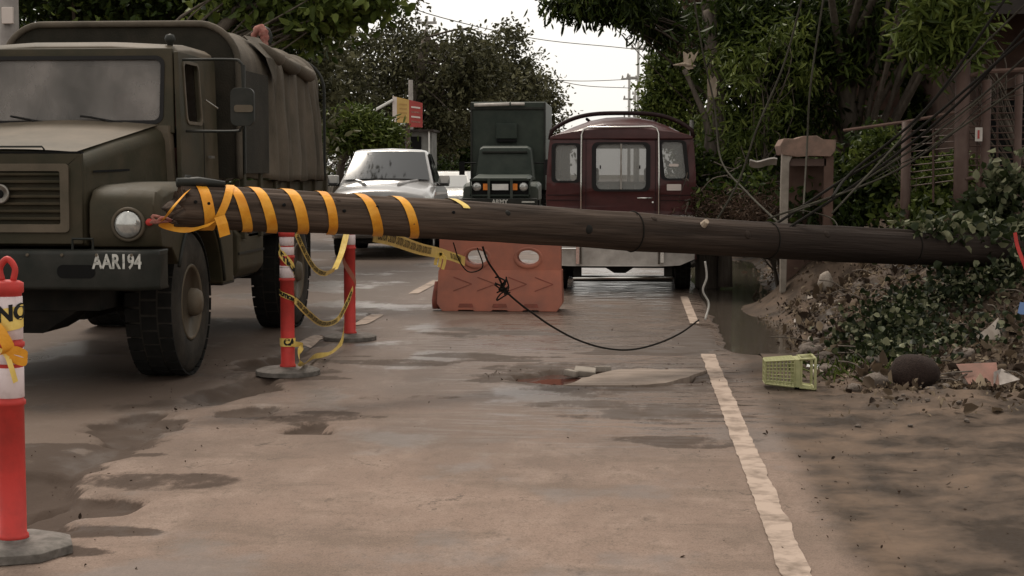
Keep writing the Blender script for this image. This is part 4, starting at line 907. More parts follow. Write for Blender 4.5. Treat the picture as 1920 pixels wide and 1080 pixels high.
# sides and front
for sx in (-1, 1):
    zz = [.42, 1.0, 1.35, 1.42]; 
    sfn = lambda u, v, w: Vector((vx+sx*(vw(max(v, .99))-w), u, v))
    hs_ = [rrect(vy+.5+1.05*k, vy+1.4+1.05*k, 1.42, 1.86, .06) for k in range(3)]
    b = MB().panel([(vy+.06, .42), (vy+3.9, .42), (vy+3.9, 1.2), (vy+3.6, 1.4), (vy+3.4, 1.95), (vy+.06, 1.95)], hs_, sfn, .04); sd_ = b.build('side_panel', M['maroon'], V_)
    for h in hs_: MB().panel(h, [], lambda u, v, w: sfn(u, v, w+.015), .005).build('side_window', M['vglass'], sd_)
b = MB().panel([(-.9, .5), (.9, .5), (.9, 1.95), (-.9, 1.95)], [rrect(-.78, .78, 1.38, 1.86, .08)], lambda u, v, w: Vector((vx+u, vy+3.45-.3*(v-1.4)+w, v)), .04); b.build('front_wall', M['maroon'], V_)
MB().box(vx-.88, vx+.88, vy+.1, vy+3.6, .50, .54).build('van_floor', M['under'], V_)
b = MB()
for sx in (-.45, .42): b.box(vx+sx-.26, vx+sx+.26, vy+2.3, vy+2.42, .6, 1.36); b.box(vx+sx-.12, vx+sx+.12, vy+2.31, vy+2.4, 1.38, 1.58)
b.box(vx-.85, vx-.45, vy+.3, vy+2.1, .6, .95); b.box(vx+.45, vx+.85, vy+.3, vy+2.1, .6, .95); b.build('seats', M['cream'], V_, bevel=.04)
# lower white panel, lamps, bumper pipe
b = MB().panel([(-.90, .34), (-.68, .33), (-.50, .33), (.50, .33), (.74, .34), (.93, .42), (.945, .97), (-.945, .97), (-.93, .42)], [], fn, .05); lp = b.build('lower_panel', M['cream'], V_, bevel=.008)
MB().panel([(-.5, .36), (-.49, .36), (-.49, .97), (-.5, .97)], [], lambda u, v, w: fn(u, v, w-.004), .004).build('panel_seam', M['rubber'], lp)
b = MB(); 
for a, c in ((-.93, -.55), (.56, .93)): b.tube([fn(a, .55, -.04), fn(c, .55, -.04)], .014, 6); 
b.box(vx-.56, vx-.52, vy-.06, vy, .36, .58); b.box(vx+.5, vx+.54, vy-.06, vy, .38, .56)
b.build('bumperette', M['chrome'], V_, smooth=False)
b = MB(); b.tube([(vx-.60, vy+.02, .175), (vx+.66, vy+.02, .19)], .022, 8); b.build('step_pipe', M['chrome'], V_, smooth=True)
b = MB(); b.tube([(vx-.8, vy+.5, .33), (vx+.8, vy+.5, .33)], .05, 8)
b.add([(vx-.28, vy+.1, .36), (vx+.24, vy+.1, .36), (vx+.06, vy+.15, .235), (vx-.08, vy+.15, .235), (vx-.28, vy+.5, .36), (vx+.24, vy+.5, .36), (vx+.06, vy+.45, .22), (vx-.08, vy+.45, .22)], [(0,1,2,3),(4,7,6,5),(0,3,7,4),(1,5,6,2),(2,6,7,3)])
for sx in (-.55, .60): b.box(vx+sx-.05, vx+sx+.05, vy+.1, vy+.3, .16, .42)
b.box(vx-.6, vx+.66, vy+.1, vy+.16, .13, .20)
b.build('axle', M['under'], V_)
for sx in (-1, 1):
    for yy in (vy+.75, vy+3.0): wheel(vx+sx*.90, yy, .335, .2, V_, M['steel'], sx, treads=24)
    MB().panel(rrect(-.06, .06, 1.48, 1.70, .03), [], lambda u, v, w: Vector((vx+sx*1.07+u, vy+2.9+w, v)), .05).build('wing_mirror', M['rubber'], V_, bevel=.01)
    MB().tube([(vx+sx*.9, vy+2.95, 1.5), (vx+sx*1.05, vy+2.95, 1.58)], .015, 6).build('mirror_stem', M['rubber'], V_)
# ================================================================== SILVER PICKUP
def pickup():
    cx = -4.55; y0 = 28.0
    R_ = empty('pickup_truck', (cx, y0+1, 0), 'silver pickup truck facing the camera behind the army truck', 'pickup truck')
    def sec(y, hw, zb, zt, cr=.04, sh=.08):
        p = [(hw-.06, zb), (hw, zb+.12), (hw+.01, (zb+zt)/2), (hw-.02, zt-sh), (hw-.10, zt-.01)]
        for k in range(1, 5): u = 1-2*k/5; p.append((u*(hw-.12), zt+cr*(1-u*u)))
        q = [(-x, z) for x, z in p[:5]][::-1]
        return [(cx+x, y, z) for x, z in p+q]
    b = MB(); b.loft([sec(y0, .74, .42, .95, .03), sec(y0+.06, .86, .36, 1.02, .04), sec(y0+.25, .92, .34, 1.07, .05), sec(y0+.8, .93, .34, 1.11, .055), sec(y0+1.35, .93, .34, 1.16, .05), sec(y0+1.5, .93, .34, 1.15, .0), sec(y0+5.2, .93, .42, 1.12, .0)])
    body = b.build('body', M['silver'], R_, bevel=.05, angle=22, seg=4)
    for sx in (-1, 1): MB().tube([(cx+sx*.30, y0+.4, 1.125), (cx+sx*.42, y0+.9, 1.165), (cx+sx*.58, y0+1.4, 1.195)], .03, 8).build('bonnet_crease', M['silver'], body, smooth=True)
    # cabin
    def cs(y, hb, ht, zt): return [(cx-hb, y, 1.12), (cx+hb, y, 1.12), (cx+ht, y, zt-.07), (cx+ht-.04, y, zt-.025), (cx+ht-.14, y, zt), (cx, y, zt+.03), (cx-ht+.14, y, zt), (cx-ht+.04, y, zt-.025), (cx-ht, y, zt-.07)]
    b = MB()
    b.loft([[(cx-.87, y0+1.30, 1.12), (cx+.87, y0+1.30, 1.12), (cx+.865, y0+1.34, 1.145), (cx+.84, y0+1.35, 1.155), (cx+.7, y0+1.36, 1.16), (cx, y0+1.33, 1.165), (cx-.7, y0+1.36, 1.16), (cx-.84, y0+1.35, 1.155), (cx-.865, y0+1.34, 1.145)], cs(y0+2.15, .87, .70, 1.80), cs(y0+2.35, .88, .71, 1.85), cs(y0+3.3, .88, .70, 1.83), cs(y0+3.75, .88, .76, 1.3)])
    cabn = b.build('cabin', M['silver'], R_, bevel=.03, angle=25)
    wf = lambda u, t, d=.006: Vector((cx+u, y0+1.345+.79*t-d*.6-.035*(1-(u/.85)**2), 1.165+.625*t+d+.032*(1-(u/.85)**2)))
    b = MB(); b.loft([[wf(u*(.80-.15*t), t, .012+.0*u) for u in (-1, -.75, -.5, -.25, 0, .25, .5, .75, 1)] for t in (.04, .5, .97)], close=False, caps=False); b.build('windscreen', M['cglass'], cabn, smooth=True)
    for sx in (-1, 1):
        b = MB(); b.add([(cx+sx*.880, y0+1.62, 1.16), (cx+sx*.885, y0+3.4, 1.16), (cx+sx*.722, y0+3.1, 1.76), (cx+sx*.722, y0+2.25, 1.765)], [(0,1,2,3)]); b.build('side_window', M['cglass'], cabn)
        b = MB(); b.add([(cx+sx*.884, y0+2.45, 1.15), (cx+sx*.884, y0+2.53, 1.15), (cx+sx*.727, y0+2.57, 1.77), (cx+sx*.727, y0+2.49, 1.77)], [(0,1,2,3)]); b.build('door_pillar', M['rubber'], cabn)
        b = MB(); b.loft([[(cx+sx*(.98+.12*t), y0+1.75, 1.12+dz) for dz in (0,)]+[(cx+sx*(.92+.22*t), y0+1.75-.06, 1.14), (cx+sx*(.92+.22*t), y0+1.75+.10, 1.14), (cx+sx*(.92+.22*t), y0+1.75+.10, 1.30), (cx+sx*(.92+.22*t), y0+1.75-.04, 1.30)] for t in (.1, 1)]); b.build('wing_mirror', M['white'], R_, bevel=.02)
        MB().box(*sorted((cx+sx*.9, cx+sx*1.13)), y0+1.7, y0+1.84, 1.115, 1.15).build('mirror_base', M['rubber'], R_)
        # headlight
        b = MB(); b.add([(cx+sx*.52, y0+.015, .86), (cx+sx*.80, y0+.02, .88), (cx+sx*.90, y0+.14, .97), (cx+sx*.88, y0+.16, 1.01), (cx+sx*.58, y0+.03, .97)], [(0,1,2,3,4)]); o = b.build('headlight', M['lamp'], body); s_ = o.modifiers.new('s', 'SOLIDIFY'); s_.thickness = .03; s_.offset = 1
        b = MB().lathe([(.05, 0), (.045, -.012), (.001, -.016)], (cx+sx*.72, y0-.0, .93), 'Y', 14); b.build('lamp_bulb', M['black'], o)
    b = MB().panel([(-.48, .62), (.48, .62), (.52, .96), (-.52, .96)], [], lambda u, v, w: Vector((cx+u, y0-.02+w, v)), .03); g = b.build('grille', M['black'], R_)
    for k in range(3): MB().box(cx-.48, cx+.48, y0-.035, y0-.02, .70+.085*k, .725+.085*k).build('grille_bar', M['chrome'], g)
    MB().box(cx-.84, cx+.84, y0-.07, y0+.1, .40, .60).build('bumper', M['silver'], R_, bevel=.03)
    MB().box(cx-.19, cx+.19, y0-.085, y0-.072, .47, .58).build('number_plate', M['white'], R_)
    b = MB(); 
    for sx in (-1, 1):
        for yy in (y0+.95, y0+4.1): wheel(cx+sx*.90, yy, .375, .25, R_, M['steel'], sx, treads=20)
    b.box(cx-.7, cx+.7, y0+.3, y0+5, .25, .40); b.build('underbody', M['under'], R_)
    for sx in (-.3, .3): MB().tube([(cx+sx+.12, y0+1.33, 1.185), (cx+sx-.25, y0+1.38, 1.21)], .008, 5).build('wiper', M['ink'], R_)
    def lift(z):
        if z < .85: return z
        if z < 1.17: return .85+(z-.85)*(.50/.32)
        return 1.35+(z-1.17)*.88
    for ch in [q for q in R_.children_recursive if q.name.split('.')[0] not in ('tyre', 'tread', 'rim', 'hub', 'vent_hole', 'wheel_nuts')]:
        for v in ch.data.vertices: v.co.z = lift(v.co.z)
    R_.rotation_euler.z = math.radians(3.5)
    return R_
pickup()
# ================================================================== SECOND ARMY TRUCK (BOX BODY)
def army2():
    keep = (M['army'], M['armytop'])
    M['army'] = mat('box_truck_paint', (.020,.028,.022), .5, (.036,.044,.035), 2.5); M['armytop'] = mat('box_truck_trim', (.045,.055,.045), .5, (.06,.065,.055), 3)
    cx = -3.78; y0 = 45
    A = empty('box_truck', (cx, y0+1, 0), 'dark green army truck with tall box body approaching, ARMY on its bumper', 'truck')
    b = MB(); b.loft([[(cx-.80, y, .8), (cx+.80, y, .8), (cx+.82, y, 1.30+dz), (cx+.74, y, 1.37+dz), (cx-.74, y, 1.37+dz), (cx-.82, y, 1.30+dz)] for y, dz in ((y0, 0), (y0+.3, .04), (y0+1.5, .12))]); bd = b.build('bonnet', M['army'], A, bevel=.02)
    MB().box(cx-.80, cx+.80, y0-.02, y0-.0, .86, 1.28).build('grille', M['black'], bd)
    for x in (-.32, .32): MB().box(cx+x-.035, cx+x+.035, y0-.09, y0-.04, .66, 1.36).build('brush_guard_bar', M['armytop'], A)
    b = MB()
    for z in (.86, 1.30): b.box(cx-.86, cx+.86, y0-.085, y0-.045, z, z+.045)
    for x in (-.85, .82): b.box(cx+x, cx+x+.03, y0-.085, y0-.045, .86, 1.34)
    b.build('brush_guard', M['army'], A)
    for sx in (-1, 1):
        MB().lathe([(.125, 0), (.12, -.02), (.05, -.03), (.001, -.032)], (cx+sx*.66, y0-.02, 1.12), 'Y', 20).build('headlight', M['lamp'], A, smooth=True)
        MB().box(cx+sx*.42-.065, cx+sx*.42+.065, y0-.04, y0-.02, 1.03, 1.21).build('turn_signal', M['orange'], A)
        b = MB(); b.loft([[(cx+sx*.80, y, .75), (cx+sx*1.07, y, .75), (cx+sx*1.07, y, zt-.08), (cx+sx*1.0, y, zt), (cx+sx*.80, y, zt+.02)] for y, zt in ((y0+.12, 1.12), (y0+.25, 1.22), (y0+1.6, 1.26))]); b.build('fender', M['armytop'], A, bevel=.02)
        wheel(cx+sx*1.07, y0+1.0, .5, .3, A, M['army'], sx, treads=20); wheel(cx+sx*1.07, y0+4.6, .5, .3, A, M['army'], sx, treads=20)
        MB().box(cx+sx*1.25-.08, cx+sx*1.25+.08, y0+1.5, y0+1.56, 1.45, 1.85).build('wing_mirror', M['black'], A)
        MB().tube([(cx+sx*.85, y0+1.6, 1.8), (cx+sx*1.25, y0+1.55, 1.8)], .02, 5).build('mirror_arm', M['black'], A)
    MB().box(cx-.23, cx+.23, y0-.05, y0-.025, 1.03, 1.20).build('number_plate', M['white'], A)
    bp = MB().box(cx-1.05, cx+1.05, y0-.20, y0-.06, .60, .80).build('bumper', M['armydark'], A, bevel=.02)
    text_on('lettering', 'ARMY', .17, lambda u, v: Vector((cx+u, y0-.206, .70+v)), M['letter'], bp, .006)
    for x0, x1 in ((-.98, -.72), (.62, .98)): MB().box(cx+x0, cx+x1, y0-.208, y0-.202, .68, .72).build('painted_mark', M['letter'], bp)
    # cab
    b = MB(); b.loft([[(cx-.84, y, 1.3), (cx+.84, y, 1.3), (cx+w, y, zt-.06), (cx+w-.1, y, zt), (cx-w+.1, y, zt), (cx-w, y, zt-.06)] for y, zt, w in ((y0+1.45, 1.52, .82), (y0+1.62, 2.24, .74), (y0+1.75, 2.30, .74), (y0+2.6, 2.30, .74))]); cb = b.build('cab', M['army'], A, bevel=.02)
    MB().add([(cx-.70, y0+1.47, 1.58), (cx+.70, y0+1.47, 1.58), (cx+.66, y0+1.585, 2.08), (cx-.66, y0+1.585, 2.08)], [(0,1,2,3)]).build('windscreen', mat('far_windscreen', (.13,.13,.12), .3, coat=.5), cb)
    MB().box(cx-.66, cx+.66, y0+1.5, y0+1.62, 2.10, 2.14).build('sun_visor', M['armydark'], cb)
    # shelter box
    b = MB().box(cx-1.13, cx+1.13, y0+2.75, y0+6.2, 1.0, 3.62); bx = b.build('box_body', M['army'], A, bevel=.04)
    b = MB()
    for x in (-1.12, 1.07): b.box(cx+x, cx+x+.05, y0+2.70, y0+2.752, 1.0, 3.60)
    b.box(cx-1.12, cx+1.12, y0+2.69, y0+2.752, 3.40, 3.46); b.build('box_frame', M['armydark'], bx)
    MB().tube([(cx-1.0, y0+2.62, 3.52), (cx+.05, y0+2.62, 3.55)], .05, 8).build('roof_roll', M['cream'], bx, smooth=True)
    MB().tube([(cx+.10, y0+2.62, 3.55), (cx+.5, y0+2.62, 3.55)], .045, 8).build('roof_roll', M['cream'], bx, smooth=True)
    b = MB().box(cx-.35, cx+.28, y0+2.6, y0+2.75, 2.52, 2.98); b.build('vent_housing', M['army'], bx, bevel=.03)
    MB().box(cx-.33, cx+.26, y0+2.60, y0+2.75, 2.44, 2.515).build('vent_slot', M['black'], bx)
    MB().box(cx-.9, cx+.9, y0+.4, y0+6, .5, .99).build('chassis', M['under'], A)
    M['army'], M['armytop'] = keep
army2()
# far white car between the pickup and the box truck
def farcar(cx, y0, label, m):
    R_ = empty('parked_car', (cx, y0+2, 0), label, 'car')
    b = MB(); b.loft([[(cx-hw, y, .3), (cx+hw, y, .3), (cx+hw, y, z-.08), (cx+hw-.1, y, z), (cx-hw+.1, y, z), (cx-hw, y, z-.08)] for y, hw, z in ((y0, .72, .75), (y0+.15, .84, .85), (y0+1.1, .88, 1.0), (y0+4.2, .88, 1.0), (y0+4.4, .8, .9))]); bd = b.build('body', m, R_, bevel=.05)
    b = MB(); b.loft([[(cx-.82, y0+1.0, .98), (cx+.82, y0+1.0, .98), (cx+.8, y0+1.05, 1.02), (cx-.8, y0+1.05, 1.02)], [(cx-.8, y0+1.7, .98), (cx+.8, y0+1.7, .98), (cx+.62, y0+1.7, 1.55), (cx-.62, y0+1.7, 1.55)], [(cx-.8, y0+3.4, .98), (cx+.8, y0+3.4, .98), (cx+.64, y0+3.4, 1.58), (cx-.64, y0+3.4, 1.58)]]); cb = b.build('cabin', m, R_, bevel=.03)
    MB().add([(cx-.72, y0+1.06, 1.05), (cx+.72, y0+1.06, 1.05), (cx+.58, y0+1.67, 1.52), (cx-.58, y0+1.67, 1.52)], [(0,1,2,3)]).build('windscreen', mat('pale_reflecting_glass', (.3,.3,.29), .2, coat=1), cb)
    for sx in (-1, 1): MB().lathe([(.1, 0), (.001, -.03)], (cx+sx*.62, y0-.0, .68), 'Y', 12).build('headlight', M['lamp'], bd)
    MB().box(cx-.35, cx+.35, y0-.02, y0+.01, .5, .66).build('grille', M['black'], bd)
    for sx in (-1, 1): wheel(cx+sx*.87, y0+.8, .31, .2, R_, M['steel'], sx, treads=12)
farcar(-6.25, 52, 'white car mostly hidden between the pickup and the box truck', M['white'])
#@@VEG
# ================================================================== TREES
LG = 'trees on the far side of the road'
tree('roadside_tree', (-8.6, 24, 0), 'dense dark tree filling the top left corner behind the army truck', [B(90, -40, 24, 1.6, .9), B(230, -60, 25, 1.5, 1.0), B(380, -50, 25, 1.6, 1.0), B(130, 90, 27, 1.8, 1.0), B(300, 60, 27, 1.6, 1.0), B(480, 10, 26, 1.1, .8), (-7.5, 27, 7.2, 2.2, 2.5, 1.0), (-5.6, 29.5, 8.0, .75, 2.0, .9)], 620, 60, .33, .15, L1, tr=.2, seed=11, aspect=.5)  # last two lobes hang above view, added to darken the pickup windscreen
tree('roadside_tree', (-9.5, 34, 0), 'leafy tree with pale glints of sky behind the canvas of the army truck', [B(480, 110, 34, 1.4, 1.3), B(560, 120, 34, .9, 1.1), B(530, 250, 34, .8, 1.2), B(400, 210, 35, 1.8, 1.4)], 230, 46, .36, .17, L2, tr=.2, seed=12)
tree('roadside_tree', (-7.4, 17.5, 0), 'tree reaching a broad leafed branch over the canvas at the top', [B(560, 20, 19, .42, .26), B(640, 0, 19, .40, .22), B(700, -6, 19, .30, .16), B(480, -10, 19, .5, .3), B(600, 45, 19, .22, .12)], 90, 24, .17, .15, L3, tr=.12, seed=13, aspect=.55, nb=34, droop=.5, trunk_top=D(520, -60, 19))
tree('roadside_tree', (-12.5, 66, 0), 'tall tree rising above the sign with a ragged crown', [B(735, 110, 66, 1.9, 1.2), B(760, 60, 66, 1.0, .8), B(700, 170, 66, 2.0, 1.6), B(660, 90, 64, 1.0, .7), B(800, 130, 68, 1.6, 1.4)], 210, 36, .34, .2, L2, tr=.22, seed=14)
tree('roadside_tree', (-9.9, 64, 0), 'big dark trunked tree behind the pickup roof', [B(830, 130, 64, 2.0, 1.3), B(850, 200, 64, 1.8, 1.5), B(905, 150, 64, 1.5, 1.1), B(810, 250, 64, 1.3, 1.1), B(880, 70, 64, .9, .45)], 230, 36, .33, .2, L2, tr=.36, seed=15, trunk_top=D(800, 70, 64))
tree('roadside_tree', (-8.0, 78, 0), 'olive green tree above the dark box truck', [B(945, 75, 78, 1.1, .7), B(920, 120, 78, 1.8, 1.2), B(960, 170, 78, 1.6, 1.3), B(990, 130, 78, 1.0, .8), B(900, 200, 78, 2, 1.5)], 200, 36, .36, .22, L2, tr=.25, seed=16)
tree('roadside_tree', (-6.0, 88, 0), 'olive tree tapering toward the maroon van roof', [B(1005, 170, 88, 1.2, .9), B(1030, 190, 88, .8, .55), B(1015, 225, 88, 1.0, 1.1), B(975, 215, 88, 1.6, 1.6)], 150, 40, .4, .22, L2, tr=.22, seed=17)
tree('roadside_tree', (-15.5, 62, 0), 'grey green tree left of the sign', [B(650, 180, 62, 1.5, 1.2), B(620, 130, 62, 1.2, .8), B(690, 240, 62, 1.4, 1.0), B(610, 230, 62, 1.5, 1.3)], 190, 36, .34, .19, L2, tr=.2, seed=18)
tree('far_tree', (-9.5, 84, 0), 'dark low tree mass behind the white car', [B(850, 260, 84, 2.0, 1.8), B(800, 300, 80, 1.6, 1.2), B(900, 300, 84, 2.0, 1.5), B(1010, 290, 92, 1.5, 1.6)], 220, 40, .45, .25, L1, tr=.2, seed=19)
tree('bright_shrub', (-10.4, 46, 0), 'light green bush below the sign, over the pickup roof', [B(660, 225, 46, .5, .35), B(690, 250, 46, .65, .35), B(645, 262, 46, .5, .3), B(730, 258, 46, .4, .25)], 150, 44, .18, .22, L3, tr=.06, seed=20, aspect=.22, droop=.0, cat='bush', nb=30)
# right side
tree('roadside_tree', (1.6, 40, 0), 'rounded green tree behind the splintered trunk at the right of the lane', [B(1255, 120, 40, .55, .45), B(1245, 185, 40, .5, .5), B(1285, 150, 40, .6, .8), B(1270, 240, 40, .6, .5), B(1225, 195, 40, .25, .28), B(1300, 90, 40, .5, .4)], 260, 50, .17, .12, L3, tr=.14, seed=21)
tree('overhanging_tree', (2.4, 24, 0), 'tree with narrow drooping leaves hanging over the lane at the top', [B(1105, -2, 22, .42, .16), B(1060, 8, 22, .22, .13), B(1175, 5, 22, .38, .28), B(1150, -20, 22, .5, .2), B(1230, 20, 23, .38, .38), B(1255, 60, 24, .18, .2)], 190, 34, .12, .15, L1, tr=.09, seed=22, aspect=.2, droop=1.3, nb=26, trunk_top=D(1330, -30, 24))
tree('roadside_tree', (3.0, 22.5, 0), 'dark dense tree with narrow leaves in the middle of the right side', [B(1400, 60, 22, .75, .55), B(1480, 40, 22, .7, .6), B(1560, 60, 22, .75, .6), B(1430, 180, 22, .6, .6), B(1500, 200, 22.5, .6, .6), B(1370, 20, 22, .5, .4), B(1640, 20, 22, .8, .45), B(1730, 40, 22, .6, .5), B(1420, 270, 22.5, .5, .4), (4.2, 19, 6.6, 2.2, 2.6, 1.0), (3.0, 15.5, 6.4, 1.4, 1.8, .8)], 760, 55, .2, .15, L1, tr=.2, seed=23, aspect=.22, droop=.7)  # last two lobes are out of view, added to shade this side
tree('roadside_tree', (2.3, 25, 0), 'darker tree with reddish brown dead leaves behind the splintered trunk', [B(1365, 50, 24, .35, .3), B(1350, 10, 24, .4, .4), B(1400, 100, 25, .5, .5), B(1320, 30, 25, .35, .5)], 130, 40, .17, .11, L6, tr=.1, seed=24)
tree('roadside_tree', (5.0, 27, 0), 'deep shaded tree beyond the hut and the fence', [B(1560, 180, 27, 1.4, 1.1), B(1700, 180, 27, 1.4, 1.1), B(1640, 280, 27, 1.3, .8), B(1480, 320, 28, 1.2, .9), B(1780, 130, 27, 1.0, .8), B(1600, 380, 27, 1.3, .8)], 420, 50, .32, .16, L1, tr=.1, seed=25)
tree('broad_leaf_tree', (4.6, 17.5, 0), 'tree with fan shaped light leaves beside the dark roof', [B(1770, 25, 17, .35, .3), B(1740, 60, 17, .22, .2), B(1780, 80, 17, .2, .2)], 60, 30, .14, .19, L3, tr=.05, seed=26, aspect=.18, droop=.4, trunk_top=D(1780, -10, 17.5))
tree('shrub', (2.15, 19, 0), 'dark bush between the splintered trunk and the hut', [B(1340, 330, 21, .35, .35), B(1400, 370, 20, .4, .3), B(1580, 360, 18.5, .4, .35), B(1620, 330, 18.5, .35, .45), B(1560, 400, 18, .4, .25)], 160, 45, .13, .10, L1, tr=.05, seed=27, cat='bush')
tree('shrub', (3.2, 17.6, .3), 'yellow green bush behind the brown fence', [B(1760, 350, 17.6, .25, .24), B(1740, 400, 17.4, .3, .2), B(1780, 310, 17.8, .18, .14), B(1650, 270, 18, .2, .2)], 90, 45, .09, .08, L3, tr=.03, seed=28, cat='bush')
tree('shrub', (1.8, 20, 0), 'brown twiggy brush at the foot of the splintered trunk', [B(1340, 390, 20, .3, .2), B(1390, 400, 19.5, .35, .2), B(1450, 400, 18.5, .35, .18)], 110, 30, .11, .09, L6, tr=.03, seed=29, cat='bush', nb=60, aspect=.15)
tree('roadside_tree', (1.9, 20.6, .3), 'slender tree with brighter green drooping leaves left of the shelter', [B(1400, 130, 20.6, .28, .3), B(1440, 230, 20.6, .22, .3), B(1385, 270, 20.6, .2, .22), B(1340, 215, 21, .12, .2), B(1500, 130, 20.8, .22, .2), B(1465, 60, 20.8, .25, .2), B(1350, 110, 21, .15, .15)], 62, 30, .13, .13, L3, tr=.04, seed=31, aspect=.2, droop=.9, nb=20)
# splintered trunk with broken limb
root = empty('splintered_tree', (.93, 21.5, 0), 'storm broken pale trunk with splintered wood showing, right of the van', 'tree')
b = MB(); b.tube(spline([(.98, 21.5, -.1), (.97, 21.5, .8), (1.05, 21.5, 1.9), (1.07, 21.6, 2.7), (.98, 21.7, 3.6), (.9, 21.8, 4.6)], 6), [.17-.09*i/30 for i in range(31)], 12)
b.tube(spline([(1.2, 21.3, 0), (1.18, 21.3, 1.0), (1.1, 21.4, 1.9), D(1338, 90, 21.4), D(1325, 20, 21.5)], 5), [.10-.05*i/20 for i in range(21)], 9)
b.tube(spline([D(1345, 330, 21), D(1325, 230, 21), D(1305, 180, 21), D(1283, 130, 21)], 5), [.07, .065, .06, .055, .05, .045, .04, .04, .04, .035, .035, .03, .03, .03, .03, .03], 8); b.build('trunk', M['barkp'], root, smooth=True)
def shard(pts, th, nm='split_wood'):
    P = [Vector(p) for p in pts]; c = sum(P, Vector())/len(P); mb = MB(); n = len(P)
    mb.add([p for p in P]+[p+Vector((.01, th, 0)) for p in P], [tuple(range(n)), tuple(range(n, 2*n))[::-1]]+[(k, (k+1) % n, n+(k+1) % n, n+k) for k in range(n)])
    return mb.build(nm, M['rawwood'], root)
shard([D(x, y, 21.2) for x, y in ((1282,124),(1281,96),(1289,101),(1296,97),(1301,104),(1310,94),(1303,112),(1297,120),(1300,128),(1290,131))], .09)
shard([D(x, y, 21.2) for x, y in ((1327,180),(1326,150),(1330,136),(1335,148),(1340,142),(1345,150),(1344,178),(1337,190),(1331,186))], .08)
mb = MB(); mb.tube([D(1262, 122, 21.2), D(1283, 120, 21.2), D(1304, 124, 21.2)], [.006, .03, .012], 6); mb.build('broken_limb', M['rawwood'], root)
b = MB(); rn = random.Random(8)
for k in range(60):
    x = rn.uniform(1285, 1420); y0 = rn.uniform(300, 400); Y = rn.uniform(19.5, 21.5); a = D(x, y0, Y); e = a+Vector((rn.uniform(-.4, .4), rn.uniform(-.2, .2), rn.uniform(-.5, .1)))
    b.tube(spline([a, (a+e)/2+Vector((rn.uniform(-.08,.08), 0, rn.uniform(-.06,.08))), e], 3), [.009, .008, .008, .007, .006, .005, .004], 4)
tag(b.build('fallen_twigs', M['barkp'], origin=(1.3, 20.5, 0)), 'tangle of bare fallen twigs at the foot of the broken trunk', 'twigs', kind='stuff')
tag(MB().tube([D(1297, 292, 23), D(1297, 225, 23)], .03, 8).build('pipe', M['farpole'], origin=(.75, 23, 0)), 'thin pale upright pipe beside the van roof', 'pipe')
MBp = MB().tube([(.79, 23, 0), D(1297, 300, 23)], .03, 8)
# far utility poles
def upole(px, top, Y, r, label, arms=(), lean=0):
    t = D(px, top, Y); root = empty('utility_pole', (t.x, Y, 0), label, 'utility pole', 'utility poles')
    MB().tube([(t.x+lean, Y, 0), t], [r, r*.7], 8).build('shaft', M['farpole'], root, smooth=True)
    for z, w in arms: MB().box(t.x-w/2, t.x+w/2, Y-.05, Y+.05, t.z-z-.06, t.z-z+.06).build('crossarm', M['farpole'], root)
    for z, w in arms:
        for s_ in (-1, 1): MB().lathe([(.05, 0), (.07, .06), (.05, .16), (.02, .2)], (t.x+s_*(w/2-.1), Y, t.z-z+.06), 'Z', 6).build('insulator', M['farpole'], root)
    return root
upole(1197, 78, 95, .10, 'tall double pole in the distance above the van, left pole', ((.4, .9), (2.1, 1.4)))
upole(1218, 45, 96, .14, 'darker thicker pole just right of the tall distant pole', ((2.0, .8), (4.2, .9)))
upole(1180, 140, 120, .13, 'shorter distant pole with brackets above the van roof', ((.3, 1.2), (1.8, .9), (3.2, .9)))
upole(1191, 168, 150, .14, 'smallest distant pole between the two taller ones', ((.4, .6),))
upole(800, 30, 72, .10, 'thin pole top rising above the trees over the sign', ((.3, .9),))
o = upole(770, 150, 60.5, .12, 'grey pole standing behind the yellow and red sign', ())
for ch in o.children: ch.data.materials.clear(); ch.data.materials.append(M['poleconc'])
# pole at top-left corner
root = empty('street_pole', (-9.6, 20.5, 0), 'brown concrete pole at the top left corner beyond the truck cab', 'utility pole')
t = D(14, -60, 22); MB().tube([(t.x, 22, 0), t], .14, 12).build('shaft', M['poleconc'], root, smooth=True)
o = D(14, 30, 21.84); MB().box(o.x-.07, o.x+.09, 21.80, 21.86, o.z-.11, o.z+.12).build('meter_box', M['signw'], root, bevel=.01)
# sign
c = D(764, 210, 57.8); root = empty('roadside_sign', (c.x, 57.8, 0), 'faded sign, one half yellow and the other red, in front of the trees', 'sign')
def sg(x0, x1, yt0, yt1, yb0, yb1, m, nm, Y=57.8, par=None, d=.05):
    a, b_, c_, e = D(x0, yb0, Y), D(x1, yb1, Y), D(x1, yt1, Y), D(x0, yt0, Y)
    return MB().hexa([a, b_, b_+Vector((0, d, 0)), a+Vector((0, d, 0))], [e, c_, c_+Vector((0, d, 0)), e+Vector((0, d, 0))]).build(nm, m, par or root)
yp = sg(736, 767, 180, 187, 229, 231, M['signy'], 'yellow_panel'); rp_ = sg(767, 792, 187, 193, 238, 239, M['signr'], 'red_panel')
sg(736, 744, 180.5, 182, 228, 229, M['signw'], 'white_stripe', 57.79, yp, .012)
for k in range(4): sg(749, 763, 194+8*k, 195+8*k, 196.5+8*k, 197.5+8*k, mat('sign_yellow_dark', (.36,.22,.08), .7), 'text_streak', 57.79, yp, .01)
for k in range(4): sg(771, 788, 199+9*k, 201+9*k, 202+9*k, 204+9*k, M['redcloth'] if k % 2 else M['signw'], 'text_streak', 57.79, rp_, .01)
a = D(736, 188, 57.8); e = D(688, 215, 54); MB().tube([a, e], .05, 6).build('brace', M['farpole'], root)
MB().tube([(c.x, 57.9, 0), (c.x, 57.9, c.z)], .07, 8).build('sign_post', M['fence'], root)
